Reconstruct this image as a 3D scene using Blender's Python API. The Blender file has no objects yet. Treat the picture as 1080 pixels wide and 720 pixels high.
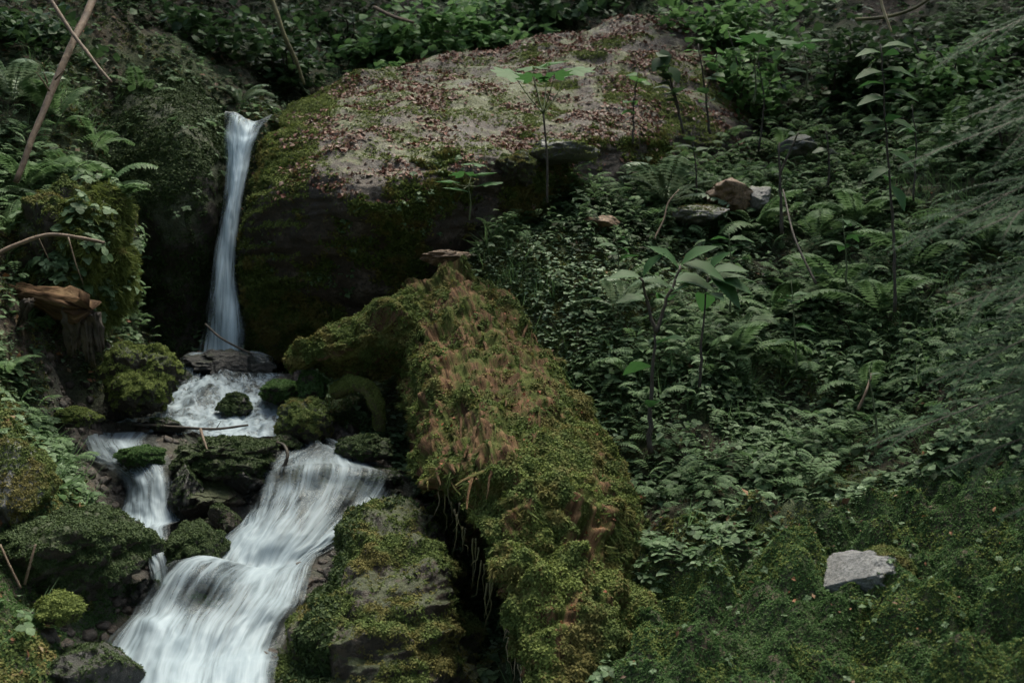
import bpy, math, random
import numpy as np
from mathutils import Vector

random.seed(7)
RNG = np.random.default_rng(11)
S = bpy.context.scene
COL = S.collection
R = math.radians

# ------------------------------------------------------------------ camera, world, sun, exposure
cam_d = bpy.data.cameras.new('camera')
cam = bpy.data.objects.new('camera', cam_d)
COL.objects.link(cam)
cam.location = (0, 0, 0)
cam.rotation_euler = (R(90), 0, 0)
cam_d.lens = 40
cam_d.sensor_width = 36
cam_d.clip_start = 0.05
cam_d.clip_end = 400
cam_d.dof.use_dof = True
cam_d.dof.focus_distance = 5.9
cam_d.dof.aperture_fstop = 3.0
S.camera = cam

SUN_EL, SUN_AZ = 70, 30          # azimuth from +Y towards +X is positive
W = bpy.data.worlds.new('World')
S.world = W
W.use_nodes = True
wn = W.node_tree
bg = wn.nodes['Background']
sky = wn.nodes.new('ShaderNodeTexSky')
sky.sky_type = 'NISHITA'
sky.sun_disc = False
sky.sun_elevation = R(SUN_EL)
sky.sun_rotation = R(SUN_AZ)
sky.dust_density = 4.0
sky.ozone_density = 0.6
tint = wn.nodes.new('ShaderNodeMix')
tint.data_type = 'RGBA'
tint.blend_type = 'MULTIPLY'
tint.inputs[0].default_value = 1
tint.inputs[7].default_value = (.98, 1.0, .90, 1)      # daylight filtered by the canopy
wn.links.new(sky.outputs[0], tint.inputs[6])
wn.links.new(tint.outputs[2], bg.inputs[0])
bg.inputs[1].default_value = 0.105

sun_d = bpy.data.lights.new('sun', 'SUN')
sun_d.energy = 1.5
sun_d.angle = R(38)
sun_d.color = (1.0, 0.98, 0.86)
sun = bpy.data.objects.new('sun', sun_d)
COL.objects.link(sun)
_d = Vector((math.sin(R(SUN_AZ)) * math.cos(R(SUN_EL)), math.cos(R(SUN_AZ)) * math.cos(R(SUN_EL)), math.sin(R(SUN_EL))))
sun.rotation_euler = _d.to_track_quat('Z', 'Y').to_euler()

S.view_settings.view_transform = 'Standard'
S.view_settings.look = 'None'
S.view_settings.exposure = 2.25
S.view_settings.gamma = 1
S.render.engine = 'CYCLES'
S.cycles.max_bounces = 6
S.cycles.diffuse_bounces = 3
S.cycles.transparent_max_bounces = 12
S.cycles.use_denoising = True
S.cycles.denoising_prefilter = 'ACCURATE'

# ------------------------------------------------------------------ helpers
def P(px, py, Y):
    """photograph pixel at depth Y -> metres"""
    return np.array([(px - 540) / 1200 * Y, Y, (360 - py) / 1200 * Y], dtype=float)

def _hash(ix, iy, iz, s):
    h = (ix * 374761393 + iy * 668265263 + iz * 2147483647 + s * 974711) & 0xFFFFFFFF
    h = ((h ^ (h >> 13)) * 1274126177) & 0xFFFFFFFF
    return (h ^ (h >> 16)) & 0xFFFF

def noise(p, s=0):
    p = np.asarray(p, float)
    i = np.floor(p).astype(np.int64)
    f = p - i
    u = f * f * f * (f * (f * 6 - 15) + 10)
    out = 0
    for dx in (0, 1):
        wx = u[:, 0] if dx else 1 - u[:, 0]
        for dy in (0, 1):
            wy = u[:, 1] if dy else 1 - u[:, 1]
            for dz in (0, 1):
                wz = u[:, 2] if dz else 1 - u[:, 2]
                h = _hash(i[:, 0] + dx, i[:, 1] + dy, i[:, 2] + dz, s)
                a = h * (2 * math.pi / 65536)
                c = ((h * 7919) & 0xFFFF) / 32768 - 1
                r = np.sqrt(np.maximum(0, 1 - c * c))
                g = (f[:, 0] - dx) * np.cos(a) * r + (f[:, 1] - dy) * np.sin(a) * r + (f[:, 2] - dz) * c
                out = out + wx * wy * wz * g
    return out * 1.5

def fbm(p, octs=4, s=0, gain=.5):
    p = np.asarray(p, float)
    o, a, k = 0, 1, 1
    for i in range(octs):
        o = o + a * noise(p * k, s + i * 17)
        a *= gain
        k *= 2.03
    return o

def mesh_np(name, V, F, uv=None, attr=None, smooth=True):
    """V (n,3); F list of (m,k) int arrays"""
    me = bpy.data.meshes.new(name)
    if not isinstance(F, (list, tuple)):
        F = [F]
    F = [f for f in F if len(f)]
    V = np.asarray(V, np.float32)
    loops = np.concatenate([f.reshape(-1) for f in F]).astype(np.int32)
    tot = np.concatenate([np.full(len(f), f.shape[1]) for f in F]).astype(np.int32)
    start = np.concatenate([[0], np.cumsum(tot)[:-1]]).astype(np.int32)
    me.vertices.add(len(V))
    me.vertices.foreach_set('co', V.reshape(-1))
    me.loops.add(len(loops))
    me.loops.foreach_set('vertex_index', loops)
    me.polygons.add(len(tot))
    me.polygons.foreach_set('loop_start', start)
    me.polygons.foreach_set('loop_total', tot)
    me.polygons.foreach_set('use_smooth', np.full(len(tot), smooth))
    if uv is not None:
        l = me.uv_layers.new(name='UVMap')
        l.data.foreach_set('uv', np.asarray(uv, np.float32)[loops].reshape(-1))
    for k, a in (attr or {}).items():
        at = me.attributes.new(k, 'FLOAT', 'POINT')
        at.data.foreach_set('value', np.asarray(a, np.float32))
    me.update()
    return me

def obj(name, me, mat, parent=None):
    o = bpy.data.objects.new(name, me)
    COL.objects.link(o)
    if mat is not None and not len(me.materials):
        me.materials.append(mat)
    if parent is not None:
        o.parent = parent
        o.matrix_parent_inverse = parent.matrix_world.inverted() if False else o.matrix_parent_inverse
        o.location = (-parent.location[0], -parent.location[1], -parent.location[2]) if parent.type == 'EMPTY' and parent.get('world_parts') else (0, 0, 0)
    return o

def tag(o, label=None, cat=None, group=None, kind=None):
    if label: o['label'] = label
    if cat: o['category'] = cat
    if group: o['group'] = group
    if kind: o['kind'] = kind
    return o

def empty(name, loc=(0, 0, 0), rz=0, s=1.0):
    o = bpy.data.objects.new(name, None)
    COL.objects.link(o)
    o.location = [float(v) for v in loc]
    o.rotation_euler = (0, 0, rz)
    o.scale = (s, s, s)
    o.empty_display_size = .1
    return o

def norm(v):
    return v / np.maximum(np.linalg.norm(v, axis=-1, keepdims=True), 1e-9)

def catmull(A, n):
    """resample axis 0 of A with n steps per span"""
    A = np.asarray(A, float)
    m = len(A)
    B = np.concatenate([2 * A[:1] - A[1:2], A, 2 * A[-1:] - A[-2:-1]])
    out = []
    for i in range(m - 1):
        p0, p1, p2, p3 = B[i], B[i + 1], B[i + 2], B[i + 3]
        for k in range(n):
            t = k / n
            out.append(.5 * (2 * p1 + (p2 - p0) * t + (2 * p0 - 5 * p1 + 4 * p2 - p3) * t * t + (3 * p1 - p0 - 3 * p2 + p3) * t ** 3))
    out.append(A[-1])
    return np.array(out)

def grid_faces(a, b):
    i = np.arange(a - 1)[:, None] * b + np.arange(b - 1)[None, :]
    i = i.reshape(-1)
    return np.stack([i, i + 1, i + b + 1, i + b], 1)

def vnormals(V, F):
    n = np.zeros_like(V)
    fn = np.cross(V[F[:, 2]] - V[F[:, 0]], V[F[:, 3 if F.shape[1] == 4 else 1]] - V[F[:, 1 if F.shape[1] == 4 else 0]])
    if F.shape[1] == 3:
        fn = np.cross(V[F[:, 1]] - V[F[:, 0]], V[F[:, 2]] - V[F[:, 0]])
    for k in range(F.shape[1]):
        np.add.at(n, F[:, k], fn)
    return norm(n)

def loft(ribs, n1=16, n2=16, flip=None):
    """ribs (R,K,3) -> V,F,UV with normals turned away from `inside`"""
    A = catmull(np.asarray(ribs, float), n1)
    A = catmull(A.transpose(1, 0, 2), n2).transpose(1, 0, 2)
    a, b = A.shape[:2]
    V = A.reshape(-1, 3)
    F = grid_faces(a, b)
    du = np.concatenate([[0], np.cumsum(np.linalg.norm(np.diff(A, axis=0), axis=2).mean(1))])
    dv = np.concatenate([[0], np.cumsum(np.linalg.norm(np.diff(A, axis=1), axis=2).mean(0))])
    UV = np.stack(np.meshgrid(du, dv, indexing='ij'), -1).reshape(-1, 2)
    N = vnormals(V, F)
    c = np.mean(V, 0) if flip is None else np.asarray(flip, float)
    if np.mean(np.sum(N * norm(V - c), 1)) < 0:
        F = F[:, ::-1]
        N = -N
    return V, F, UV, N

def pixribs(rows):
    return np.array([[P(*p) for p in r] for r in rows])

class Surf:
    """area weighted sampling on a V,F mesh"""
    def __init__(s, V, F):
        T = np.concatenate([F[:, [0, 1, 2]], F[:, [0, 2, 3]]]) if F.shape[1] == 4 else F
        s.V, s.T = V, T
        a, b, c = V[T[:, 0]], V[T[:, 1]], V[T[:, 2]]
        n = np.cross(b - a, c - a)
        s.area = np.linalg.norm(n, axis=1) / 2
        s.n = norm(n)
        s.c = (a + b + c) / 3
    def sample(s, count, w=None):
        p = s.area * (w(s.c, s.n) if w else 1)
        p = np.maximum(p, 0)
        tot = p.sum()
        if tot <= 0:
            return np.zeros((0, 3)), np.zeros((0, 3))
        k = RNG.choice(len(p), count, p=p / tot)
        u, v = RNG.random(count), RNG.random(count)
        sw = u + v > 1
        u[sw], v[sw] = 1 - u[sw], 1 - v[sw]
        t = s.T[k]
        a, b, c = s.V[t[:, 0]], s.V[t[:, 1]], s.V[t[:, 2]]
        return a + (b - a) * u[:, None] + (c - a) * v[:, None], s.n[k]

def frames(n, jitter=0.0):
    n = norm(n + RNG.normal(0, 1, n.shape) * jitter)
    t = norm(np.cross(n, RNG.normal(0, 1, n.shape)))
    b = np.cross(n, t)
    return np.stack([t, b, n], 2)

def spread(tv, tf, pts, M, sc):
    """copies of a template as one vertex/face array"""
    sc = np.asarray(sc, float)
    if sc.ndim == 1:
        sc = sc[:, None] * np.ones(3)
    L = tv[None] * sc[:, None, :]
    V = np.einsum('nij,nvj->nvi', M, L) + pts[:, None, :]
    F = tf[None] + (np.arange(len(pts)) * len(tv))[:, None, None]
    return V.reshape(-1, 3), F.reshape(-1, tf.shape[1])

def joinm(parts):
    Vs, Fs, o = [], [], 0
    for v, f in parts:
        if len(v) == 0: continue
        Vs.append(v)
        Fs.append(f + o)
        o += len(v)
    return np.concatenate(Vs), Fs

def tube(path, rad, seg=7, wob=0.0, seed=0):
    path = np.asarray(path, float)
    n = len(path)
    rad = np.full(n, rad) if np.isscalar(rad) else np.asarray(rad, float)
    T = norm(np.gradient(path, axis=0))
    ref = np.array([0, 0, 1.]) if abs(T[:, 2]).mean() < .8 else np.array([1., 0, 0])
    A = norm(np.cross(T, ref))
    B = np.cross(T, A)
    th = np.arange(seg) / seg * 2 * math.pi
    V = path[:, None] + rad[:, None, None] * (np.cos(th)[None, :, None] * A[:, None] + np.sin(th)[None, :, None] * B[:, None])
    if wob:
        fl = V.reshape(-1, 3)
        k = fbm(fl * (1.2 / max(rad.max(), 1e-3)) * .5, 3, seed)
        c = np.repeat(path, seg, 0)
        V = (c + (fl - c) * (1 + wob * k)[:, None]).reshape(n, seg, 3)
    i = (np.arange(n - 1)[:, None] * seg + np.arange(seg)[None]).reshape(-1)
    j = (np.arange(n - 1)[:, None] * seg + (np.arange(seg)[None] + 1) % seg).reshape(-1)
    F = np.stack([i, j, j + seg, i + seg], 1)
    V = V.reshape(-1, 3)
    caps = np.concatenate([V, path[:1], path[-1:]])
    k = np.arange(seg)
    c0 = np.stack([k, np.full(seg, n * seg), (k + 1) % seg, k], 1)[:, :3][:, ::-1]
    c1 = np.stack([(n - 1) * seg + k, (n - 1) * seg + (k + 1) % seg, np.full(seg, n * seg + 1)], 1)
    return caps, [F, c0[:, ::-1].copy(), c1]

def tubes(lst):
    Vs, Fs, o = [], [], 0
    for V, F in lst:
        Vs.append(V)
        Fs += [f + o for f in F]
        o += len(V)
    q = [f for f in Fs if f.shape[1] == 4]
    t = [f for f in Fs if f.shape[1] == 3]
    return np.concatenate(Vs), [np.concatenate(x) for x in (q, t) if x]

# ------------------------------------------------------------------ materials
class NT:
    def __init__(s, name):
        s.m = bpy.data.materials.new(name)
        s.m.use_nodes = True
        s.t = s.m.node_tree
        s.t.nodes.clear()
        s.out = s.t.nodes.new('ShaderNodeOutputMaterial')
    def n(s, typ, ins=None, **kw):
        x = s.t.nodes.new(typ)
        for k, v in kw.items():
            setattr(x, k, v)
        for k, v in (ins or {}).items():
            if isinstance(v, bpy.types.NodeSocket):
                s.t.links.new(v, x.inputs[k])
            else:
                x.inputs[k].default_value = v
        return x
    def ramp(s, fac, stops, interp='LINEAR'):
        x = s.t.nodes.new('ShaderNodeValToRGB')
        cr = x.color_ramp
        cr.interpolation = interp
        while len(cr.elements) < len(stops):
            cr.elements.new(.5)
        for e, (p, c) in zip(cr.elements, stops):
            e.position = p
            e.color = (*c, 1) if len(c) == 3 else c
        s.t.links.new(fac, x.inputs[0])
        return x.outputs[0]
    def noise(s, vec, scale, detail=5, rough=.6, dist=0):
        return s.n('ShaderNodeTexNoise', {'Vector': vec, 'Scale': scale, 'Detail': detail, 'Roughness': rough, 'Distortion': dist}).outputs['Fac']
    def math(s, op, a, b=0.0, clamp=False):
        x = s.n('ShaderNodeMath', {0: a, 1: b}, operation=op)
        x.use_clamp = clamp
        return x.outputs[0]
    def mix(s, f, a, b):
        x = s.n('ShaderNodeMix', data_type='RGBA')
        for k, v in ((0, f), (6, a), (7, b)):
            if isinstance(v, bpy.types.NodeSocket):
                s.t.links.new(v, x.inputs[k])
            else:
                x.inputs[k].default_value = v if not isinstance(v, tuple) or len(v) == 4 else (*v, 1)
        return x.outputs[2]
    def step(s, v, a, b):
        return s.n('ShaderNodeMapRange', {0: v, 1: a, 2: b}, interpolation_type='SMOOTHSTEP').outputs[0]
    def surf(s, sock):
        s.t.links.new(sock, s.out.inputs[0])
        return s.m

def leaf_mat(name, cols, rough=.45, trans=.25, patch=None):
    t = NT(name)
    g = t.n('ShaderNodeNewGeometry')
    c = t.ramp(g.outputs['Random Per Island'], [(i / max(1, len(cols) - 1), k) for i, k in enumerate(cols)])
    if patch:
        nz = t.noise(g.outputs['Position'], patch[1], 3)
        c = t.mix(t.step(nz, .45, .62), c, patch[0])
    b = t.n('ShaderNodeBsdfPrincipled', {'Base Color': c, 'Roughness': rough, 'Specular IOR Level': .25})
    tr = t.n('ShaderNodeBsdfTranslucent', {'Color': c})
    mx = t.n('ShaderNodeMixShader', {0: trans, 1: b.outputs[0], 2: tr.outputs[0]})
    return t.surf(mx.outputs[0])

def rock_mat(name, c1, c2, c3, moss=None, moss_amt=.5, rough=.6, scale=1.0, wet=0.0, bump=.5):
    """c1..c3 stone tones; moss colour grows on upward faces and in noise patches"""
    t = NT(name)
    tc = t.n('ShaderNodeTexCoord').outputs['Object']
    g = t.n('ShaderNodeNewGeometry')
    n1 = t.noise(tc, 3.0 * scale, 8, .65)
    n2 = t.noise(tc, 22 * scale, 6, .7)
    n3 = t.noise(tc, 1.1 * scale, 4, .55, .6)
    c = t.ramp(n1, [(.3, c1), (.52, c2), (.7, c3)])
    c = t.mix(t.step(n2, .38, .7), c, tuple(x * .55 for x in c1))
    if moss:
        nz = t.n('ShaderNodeSeparateXYZ', {0: g.outputs['Normal']}).outputs[2]
        m = t.math('ADD', t.math('MULTIPLY', nz, .35), n3)
        m = t.math('ADD', m, t.math('MULTIPLY', t.math('SUBTRACT', n2, .5), .35))
        lo = .95 - moss_amt * .7
        f = t.step(m, lo, lo + .14)
        mc = t.ramp(n2, [(.3, tuple(x * .5 for x in moss)), (.6, moss)])
        c = t.mix(f, c, mc)
    rg = t.n('ShaderNodeMapRange', {0: n1, 1: .35, 2: .65, 3: max(.08, rough - wet), 4: rough}).outputs[0]
    hb = t.math('ADD', t.math('MULTIPLY', n1, .6), t.math('MULTIPLY', n2, .25))
    hb = t.math('ADD', hb, t.math('MULTIPLY', t.noise(tc, 70 * scale, 4, .7), .12))
    bp = t.n('ShaderNodeBump', {'Height': hb, 'Strength': bump, 'Distance': .06})
    b = t.n('ShaderNodeBsdfPrincipled', {'Base Color': c, 'Roughness': rg, 'Normal': bp.outputs[0], 'Specular IOR Level': .5})
    return t.surf(b.outputs[0])

def wood_mat(name, c1, c2, c3, moss=None, stretch=(.7, 10), mo=(.5, .66)):
    t = NT(name)
    uv = t.n('ShaderNodeTexCoord').outputs['UV']
    mp = t.n('ShaderNodeMapping', {'Vector': uv, 'Scale': (stretch[0], stretch[1], 1)}).outputs[0]
    g = t.n('ShaderNodeNewGeometry')
    fib = t.noise(mp, 4, 8, .7, .3)
    big = t.noise(g.outputs['Position'], 3.2, 6, .65)
    c = t.ramp(fib, [(.36, c1), (.5, c2), (.62, c3)])
    c = t.mix(t.step(big, .5, .75), c, tuple(x * .5 for x in c1))
    if moss:
        m2 = t.noise(t.n('ShaderNodeMapping', {'Vector': uv, 'Scale': (1.6, 6, 1)}).outputs[0], 2.4, 7, .65)
        mc = t.ramp(t.noise(g.outputs['Position'], 40, 3), [(.3, tuple(x * .45 for x in moss)), (.65, moss)])
        c = t.mix(t.step(m2, *mo), c, mc)
    bp = t.n('ShaderNodeBump', {'Height': t.math('ADD', fib, t.math('MULTIPLY', big, .5)), 'Strength': .8, 'Distance': .03})
    b = t.n('ShaderNodeBsdfPrincipled', {'Base Color': c, 'Roughness': .85, 'Normal': bp.outputs[0], 'Specular IOR Level': .1})
    return t.surf(b.outputs[0])

def bark_mat(name, c1, c2, c3=None):
    t = NT(name)
    tc = t.n('ShaderNodeTexCoord').outputs['Object']
    n1 = t.noise(tc, 9, 6, .7)
    c = t.ramp(n1, [(.35, c1), (.6, c2)] + ([(.7, c3)] if c3 else []))
    bp = t.n('ShaderNodeBump', {'Height': n1, 'Strength': .6, 'Distance': .02})
    b = t.n('ShaderNodeBsdfPrincipled', {'Base Color': c, 'Roughness': .75, 'Normal': bp.outputs[0]})
    return t.surf(b.outputs[0])

def water_mat(name='white_water', s1=(1.3, 12), s2=(3.0, 60), k=1.9, white=1.0):
    t = NT(name)
    uv = t.n('ShaderNodeTexCoord').outputs['UV']
    fo = t.n('ShaderNodeAttribute', attribute_name='foam').outputs['Fac']
    m1 = t.n('ShaderNodeMapping', {'Vector': uv, 'Scale': (*s1, 1)}).outputs[0]
    m2 = t.n('ShaderNodeMapping', {'Vector': uv, 'Scale': (*s2, 1)}).outputs[0]
    a = t.noise(m1, 1.0, 5, .6, .4)
    b_ = t.noise(m2, 1.0, 4, .65, .3)
    s = t.math('ADD', t.math('MULTIPLY', a, .6), t.math('MULTIPLY', b_, .4))
    f = t.math('ADD', fo, t.math('MULTIPLY', t.math('SUBTRACT', s, .5), k))
    f = t.step(f, .1, 1.0)
    bp = t.n('ShaderNodeBump', {'Height': s, 'Strength': .3, 'Distance': .02})
    col = t.ramp(s, [(.3, tuple(c * white for c in (.14, .185, .215))), (.62, tuple(c * white for c in (.26, .31, .345)))])
    dif = t.n('ShaderNodeBsdfPrincipled', {'Base Color': col, 'Roughness': .6, 'Normal': bp.outputs[0], 'Specular IOR Level': .2})
    trl = t.n('ShaderNodeBsdfTranslucent', {'Color': (.3, .34, .35, 1)})
    foam = t.n('ShaderNodeMixShader', {0: .06, 1: dif.outputs[0], 2: trl.outputs[0]})
    tr = t.n('ShaderNodeBsdfTransparent', {'Color': (.86, .92, .91, 1)})
    gl = t.n('ShaderNodeBsdfGlossy', {'Color': (.3, .32, .33, 1), 'Roughness': .4, 'Normal': bp.outputs[0]})
    fr = t.n('ShaderNodeFresnel', {'IOR': 1.33, 'Normal': bp.outputs[0]})
    clear = t.n('ShaderNodeMixShader', {0: fr.outputs[0], 1: tr.outputs[0], 2: gl.outputs[0]})
    mx = t.n('ShaderNodeMixShader', {0: f, 1: clear.outputs[0], 2: foam.outputs[0]})
    return t.surf(mx.outputs[0])

def ground_mat():
    t = NT('forest_soil')
    g = t.n('ShaderNodeNewGeometry').outputs['Position']
    wet = t.n('ShaderNodeAttribute', attribute_name='wet').outputs['Fac']
    n1 = t.noise(g, 1.6, 8, .65)
    n2 = t.noise(g, 14, 6, .7)
    n3 = t.noise(g, 55, 4, .7)
    soil = t.ramp(n2, [(.3, (.018, .013, .009)), (.5, (.045, .032, .02)), (.72, (.09, .055, .032))])
    moss = t.ramp(n3, [(.3, (.014, .022, .008)), (.7, (.055, .075, .022))])
    c = t.mix(t.step(n1, .38, .58), soil, moss)
    stone = t.ramp(n2, [(.3, (.01, .009, .008)), (.5, (.03, .026, .022)), (.7, (.07, .058, .046))])
    c = t.mix(wet, c, stone)
    rg = t.n('ShaderNodeMapRange', {0: wet, 3: .9, 4: .45}).outputs[0]
    h = t.math('ADD', n2, t.math('MULTIPLY', n3, .5))
    bp = t.n('ShaderNodeBump', {'Height': h, 'Strength': .9, 'Distance': .05})
    b = t.n('ShaderNodeBsdfPrincipled', {'Base Color': c, 'Roughness': rg, 'Normal': bp.outputs[0]})
    return t.surf(b.outputs[0])

M = {}
M['ground'] = ground_mat()
M['water'] = water_mat()
M['fall'] = water_mat('falling_water', white=1.75)
M['froth'] = water_mat('frothy_water', (5, 9), (17, 26), 3.2)
M['moss'] = leaf_mat('moss_green', [(.048, .07, .018), (.075, .105, .028), (.11, .145, .04), (.06, .09, .022)], .85, .3, ((.14, .125, .04), 6))
M['moss_gold'] = leaf_mat('moss_golden', [(.07, .10, .024), (.115, .145, .036), (.16, .195, .052), (.09, .12, .028)], .85, .3)
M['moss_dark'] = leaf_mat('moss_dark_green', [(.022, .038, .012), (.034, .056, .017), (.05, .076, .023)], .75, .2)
M['moss_carpet'] = leaf_mat('moss_fresh_green', [(.028, .062, .019), (.048, .10, .03), (.075, .14, .044), (.11, .175, .058)], .85, .4, ((.05, .10, .028), 2.2))
M['herb'] = leaf_mat('herb_leaf', [(.032, .062, .025), (.055, .10, .04), (.08, .14, .058), (.12, .185, .09), (.17, .24, .135)], .6, .45)
M['herb_pale'] = leaf_mat('pale_herb_leaf', [(.11, .17, .09), (.17, .24, .14), (.23, .30, .19)], .42, .25)
M['fern'] = leaf_mat('fern_green', [(.06, .11, .042), (.09, .155, .062), (.125, .20, .088)], .6, .45)
M['fern_pale'] = leaf_mat('fern_silvery_green', [(.09, .14, .08), (.15, .20, .12)], .4, .3)
M['broad'] = leaf_mat('broad_leaf_green', [(.025, .07, .02), (.042, .105, .03), (.06, .14, .042)], .6, .4)
M['dark_leaf'] = leaf_mat('dark_leaf_green', [(.022, .048, .018), (.038, .075, .028), (.06, .11, .04)], .5, .35)
M['shade_toned_leaf'] = leaf_mat('shade_toned_leaf_green', [(.012, .022, .010), (.022, .042, .017), (.035, .06, .024), (.03, .024, .014)], .65, .3)  # leaf tones darkened to stand in for the shade on the wooded slope
M['bush'] = leaf_mat('bush_leaf', [(.055, .12, .036), (.095, .185, .06), (.14, .24, .09)], .5, .45)
M['needle'] = leaf_mat('needle_green', [(.005, .018, .006), (.008, .030, .010), (.014, .045, .016), (.028, .066, .028)], .9, .15)
M['litter'] = leaf_mat('dead_leaf', [(.04, .018, .012), (.09, .036, .024), (.15, .055, .036), (.12, .065, .042), (.08, .042, .03), (.18, .11, .08), (.26, .21, .18)], .6, .1)
M['litter_red'] = leaf_mat('dead_leaf_red', [(.06, .028, .014), (.14, .045, .02), (.20, .065, .028), (.10, .07, .03)], .7, .1)
M['litter_brown'] = leaf_mat('dead_leaf_brown', [(.05, .03, .018), (.10, .055, .03), (.20, .09, .04), (.16, .12, .07)], .6, .1)
M['boulder'] = rock_mat('boulder_stone', (.022, .015, .010), (.052, .034, .023), (.17, .14, .12), (.07, .08, .02), .38, .78, 2.2, .34, .9)
M['dark_rock'] = rock_mat('dark_stone', (.02, .016, .011), (.036, .028, .02), (.06, .045, .03), (.03, .04, .012), .75, .85, 1.8, .2, .9)  # near-black stone tones with dark green moss
M['wet_rock'] = rock_mat('wet_dark_stone', (.010, .010, .009), (.022, .020, .018), (.05, .043, .036), (.018, .026, .009), .3, .55, 1.8, .25, .9)
M['brown_rock'] = rock_mat('brown_stone', (.02, .014, .009), (.05, .034, .022), (.10, .07, .048), (.04, .05, .014), .5, .7, 2.6, .35, 1.0)
M['gravel'] = rock_mat('wet_gravel', (.014, .011, .009), (.05, .036, .026), (.12, .095, .075), None, 0, .5, 9, .2)
M['grey_rock'] = rock_mat('grey_stone', (.10, .10, .10), (.19, .19, .19), (.28, .28, .275), None, 0, .75, 3.5, .1, .7)
M['tan_rock'] = rock_mat('tan_stone', (.09, .055, .032), (.18, .11, .065), (.27, .19, .125), None, 0, .7, 3, .1)
M['slate_rock'] = rock_mat('slate_stone', (.06, .06, .06), (.12, .115, .11), (.2, .19, .18), (.06, .08, .02), .3, .6, 2.5, .2)
M['wood'] = wood_mat('rotten_wood', (.027, .015, .008), (.085, .048, .025), (.165, .10, .055), (.062, .076, .018), mo=(.43, .58))
M['wood_dark'] = wood_mat('mossy_rotten_wood', (.03, .02, .012), (.08, .05, .03), (.14, .09, .055), (.10, .105, .03), mo=(.42, .52))
M['wood_bare'] = wood_mat('splintered_wood', (.035, .02, .011), (.09, .053, .029), (.19, .125, .07))
M['stick'] = bark_mat('grey_brown_bark', (.06, .04, .028), (.12, .08, .05), (.24, .18, .125))
M['mossy_stick'] = bark_mat('mossy_bark', (.04, .035, .018), (.10, .09, .03))
M['trunk'] = bark_mat('dark_bark', (.02, .016, .012), (.06, .045, .034))
M['stem'] = bark_mat('dark_stem', (.018, .014, .01), (.04, .03, .02))
M['green_stem'] = bark_mat('green_stem', (.04, .05, .02), (.08, .10, .04))
M['straw'] = bark_mat('dry_straw', (.22, .16, .09), (.40, .33, .22))

# ------------------------------------------------------------------ leaf templates (y = along the leaf, z = up)
def tri_leaf(w=.3, cup=.08, droop=.12):
    v = np.array([(0, 0, 0), (0, .5, 0), (0, 1, -droop), (-w, .42, cup), (w, .42, cup)], float)
    f = np.array([(0, 1, 3), (1, 2, 3), (0, 4, 1), (1, 4, 2)])
    return v, f
def oval_leaf(w=.36, cup=.06, droop=.1):
    v = np.array([(0, 0, 0), (-w * .8, .25, cup), (-w, .55, cup * .7), (-w * .5, .85, -droop * .5), (0, 1.02, -droop), (w * .5, .85, -droop * .5),
                  (w, .55, cup * .7), (w * .8, .25, cup), (0, .5, 0)], float)
    f = np.array([(8, i, (i + 1) % 8) for i in range(8)])[:, ::-1]
    return v, f.copy()
def rotz(v, a):
    c, s = math.cos(a), math.sin(a)
    return v @ np.array([[c, s, 0], [-s, c, 0], [0, 0, 1]])
def rotx(v, a):
    c, s = math.cos(a), math.sin(a)
    return v @ np.array([[1, 0, 0], [0, c, s], [0, -s, c]])
def tjoin(ps):
    Vs, Fs, o = [], [], 0
    for v, f in ps:
        Vs.append(v); Fs.append(f + o); o += len(v)
    return np.concatenate(Vs), np.concatenate(Fs)
def herb(kind):
    ps = []
    st = lambda h: (np.array([(-.012, 0, 0), (.012, 0, 0), (0, 0, h)]), np.array([(0, 1, 2)]))
    if kind == 0:       # a whorl of rounded leaves
        for k in range(5):
            v, f = oval_leaf(.40)
            ps.append((rotz(v * .5 + (0, .04, 0), k * 2 * math.pi / 5 + .2 * k) + (0, 0, .62), f))
        ps.append(st(.62))
    elif kind == 1:     # tiers of opposite leaves
        for q in range(3):
            for k in range(2):
                v, f = tri_leaf(.32, .05, .25)
                ps.append((rotz(v * (.52 - .1 * q), k * math.pi + q * 1.4) + (0, 0, .35 + .3 * q), f))
        ps.append(st(1.0))
    elif kind == 2:     # three leaflets
        for k in range(3):
            v, f = oval_leaf(.48, .05, .12)
            ps.append((rotz(v * .55, k * 2 * math.pi / 3) + (0, 0, .8), f))
        ps.append(st(.8))
    else:               # one nodding leaf
        v, f = oval_leaf(.42, .08, .3)
        ps.append((v * .8 + (0, 0, .55), f)); ps.append(st(.55))
    return tjoin(ps)
HERBS = [herb(k) for k in range(4)]
def tuft(n, w=.10, lean=.8, seed=3):
    r = np.random.default_rng(seed)
    V, F = [], []
    for k in range(n):
        a = r.random() * 6.283
        l = lean * (.25 + r.random())
        h = .6 + .5 * r.random()
        d = np.array([math.cos(a), math.sin(a), 0]); s = np.array([-d[1], d[0], 0]) * w
        b = d * .12 * r.random()
        V += [b - s, b + s, b + d * l * .6 + np.array([0, 0, h])]
        F.append((3 * k, 3 * k + 1, 3 * k + 2))
    return np.array(V), np.array(F)
TUFT = tuft(8, .16, .9)
TUFT_FINE = tuft(9, .085, .7, 5)
def cushion(n, seed):
    r = np.random.default_rng(seed)
    V, F = [], []
    for k in range(n):
        a = k * 2.4 + r.normal(0, .3)
        d = np.array([math.cos(a), math.sin(a), 0]); s = np.array([-d[1], d[0], 0])
        l = r.uniform(.45, 1.0); h = r.uniform(.1, .75) * (1.15 - l * .5)
        w = .17
        V += [d * .05, d * l * .5 - s * w + np.array([0, 0, h]), d * l + np.array([0, 0, h * r.uniform(.5, 1.1)]), d * l * .5 + s * w + np.array([0, 0, h * 1.05])]
        F.append((4 * k, 4 * k + 1, 4 * k + 2, 4 * k + 3))
    return np.array(V), np.array(F)
TUFT = cushion(9, 3)
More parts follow.
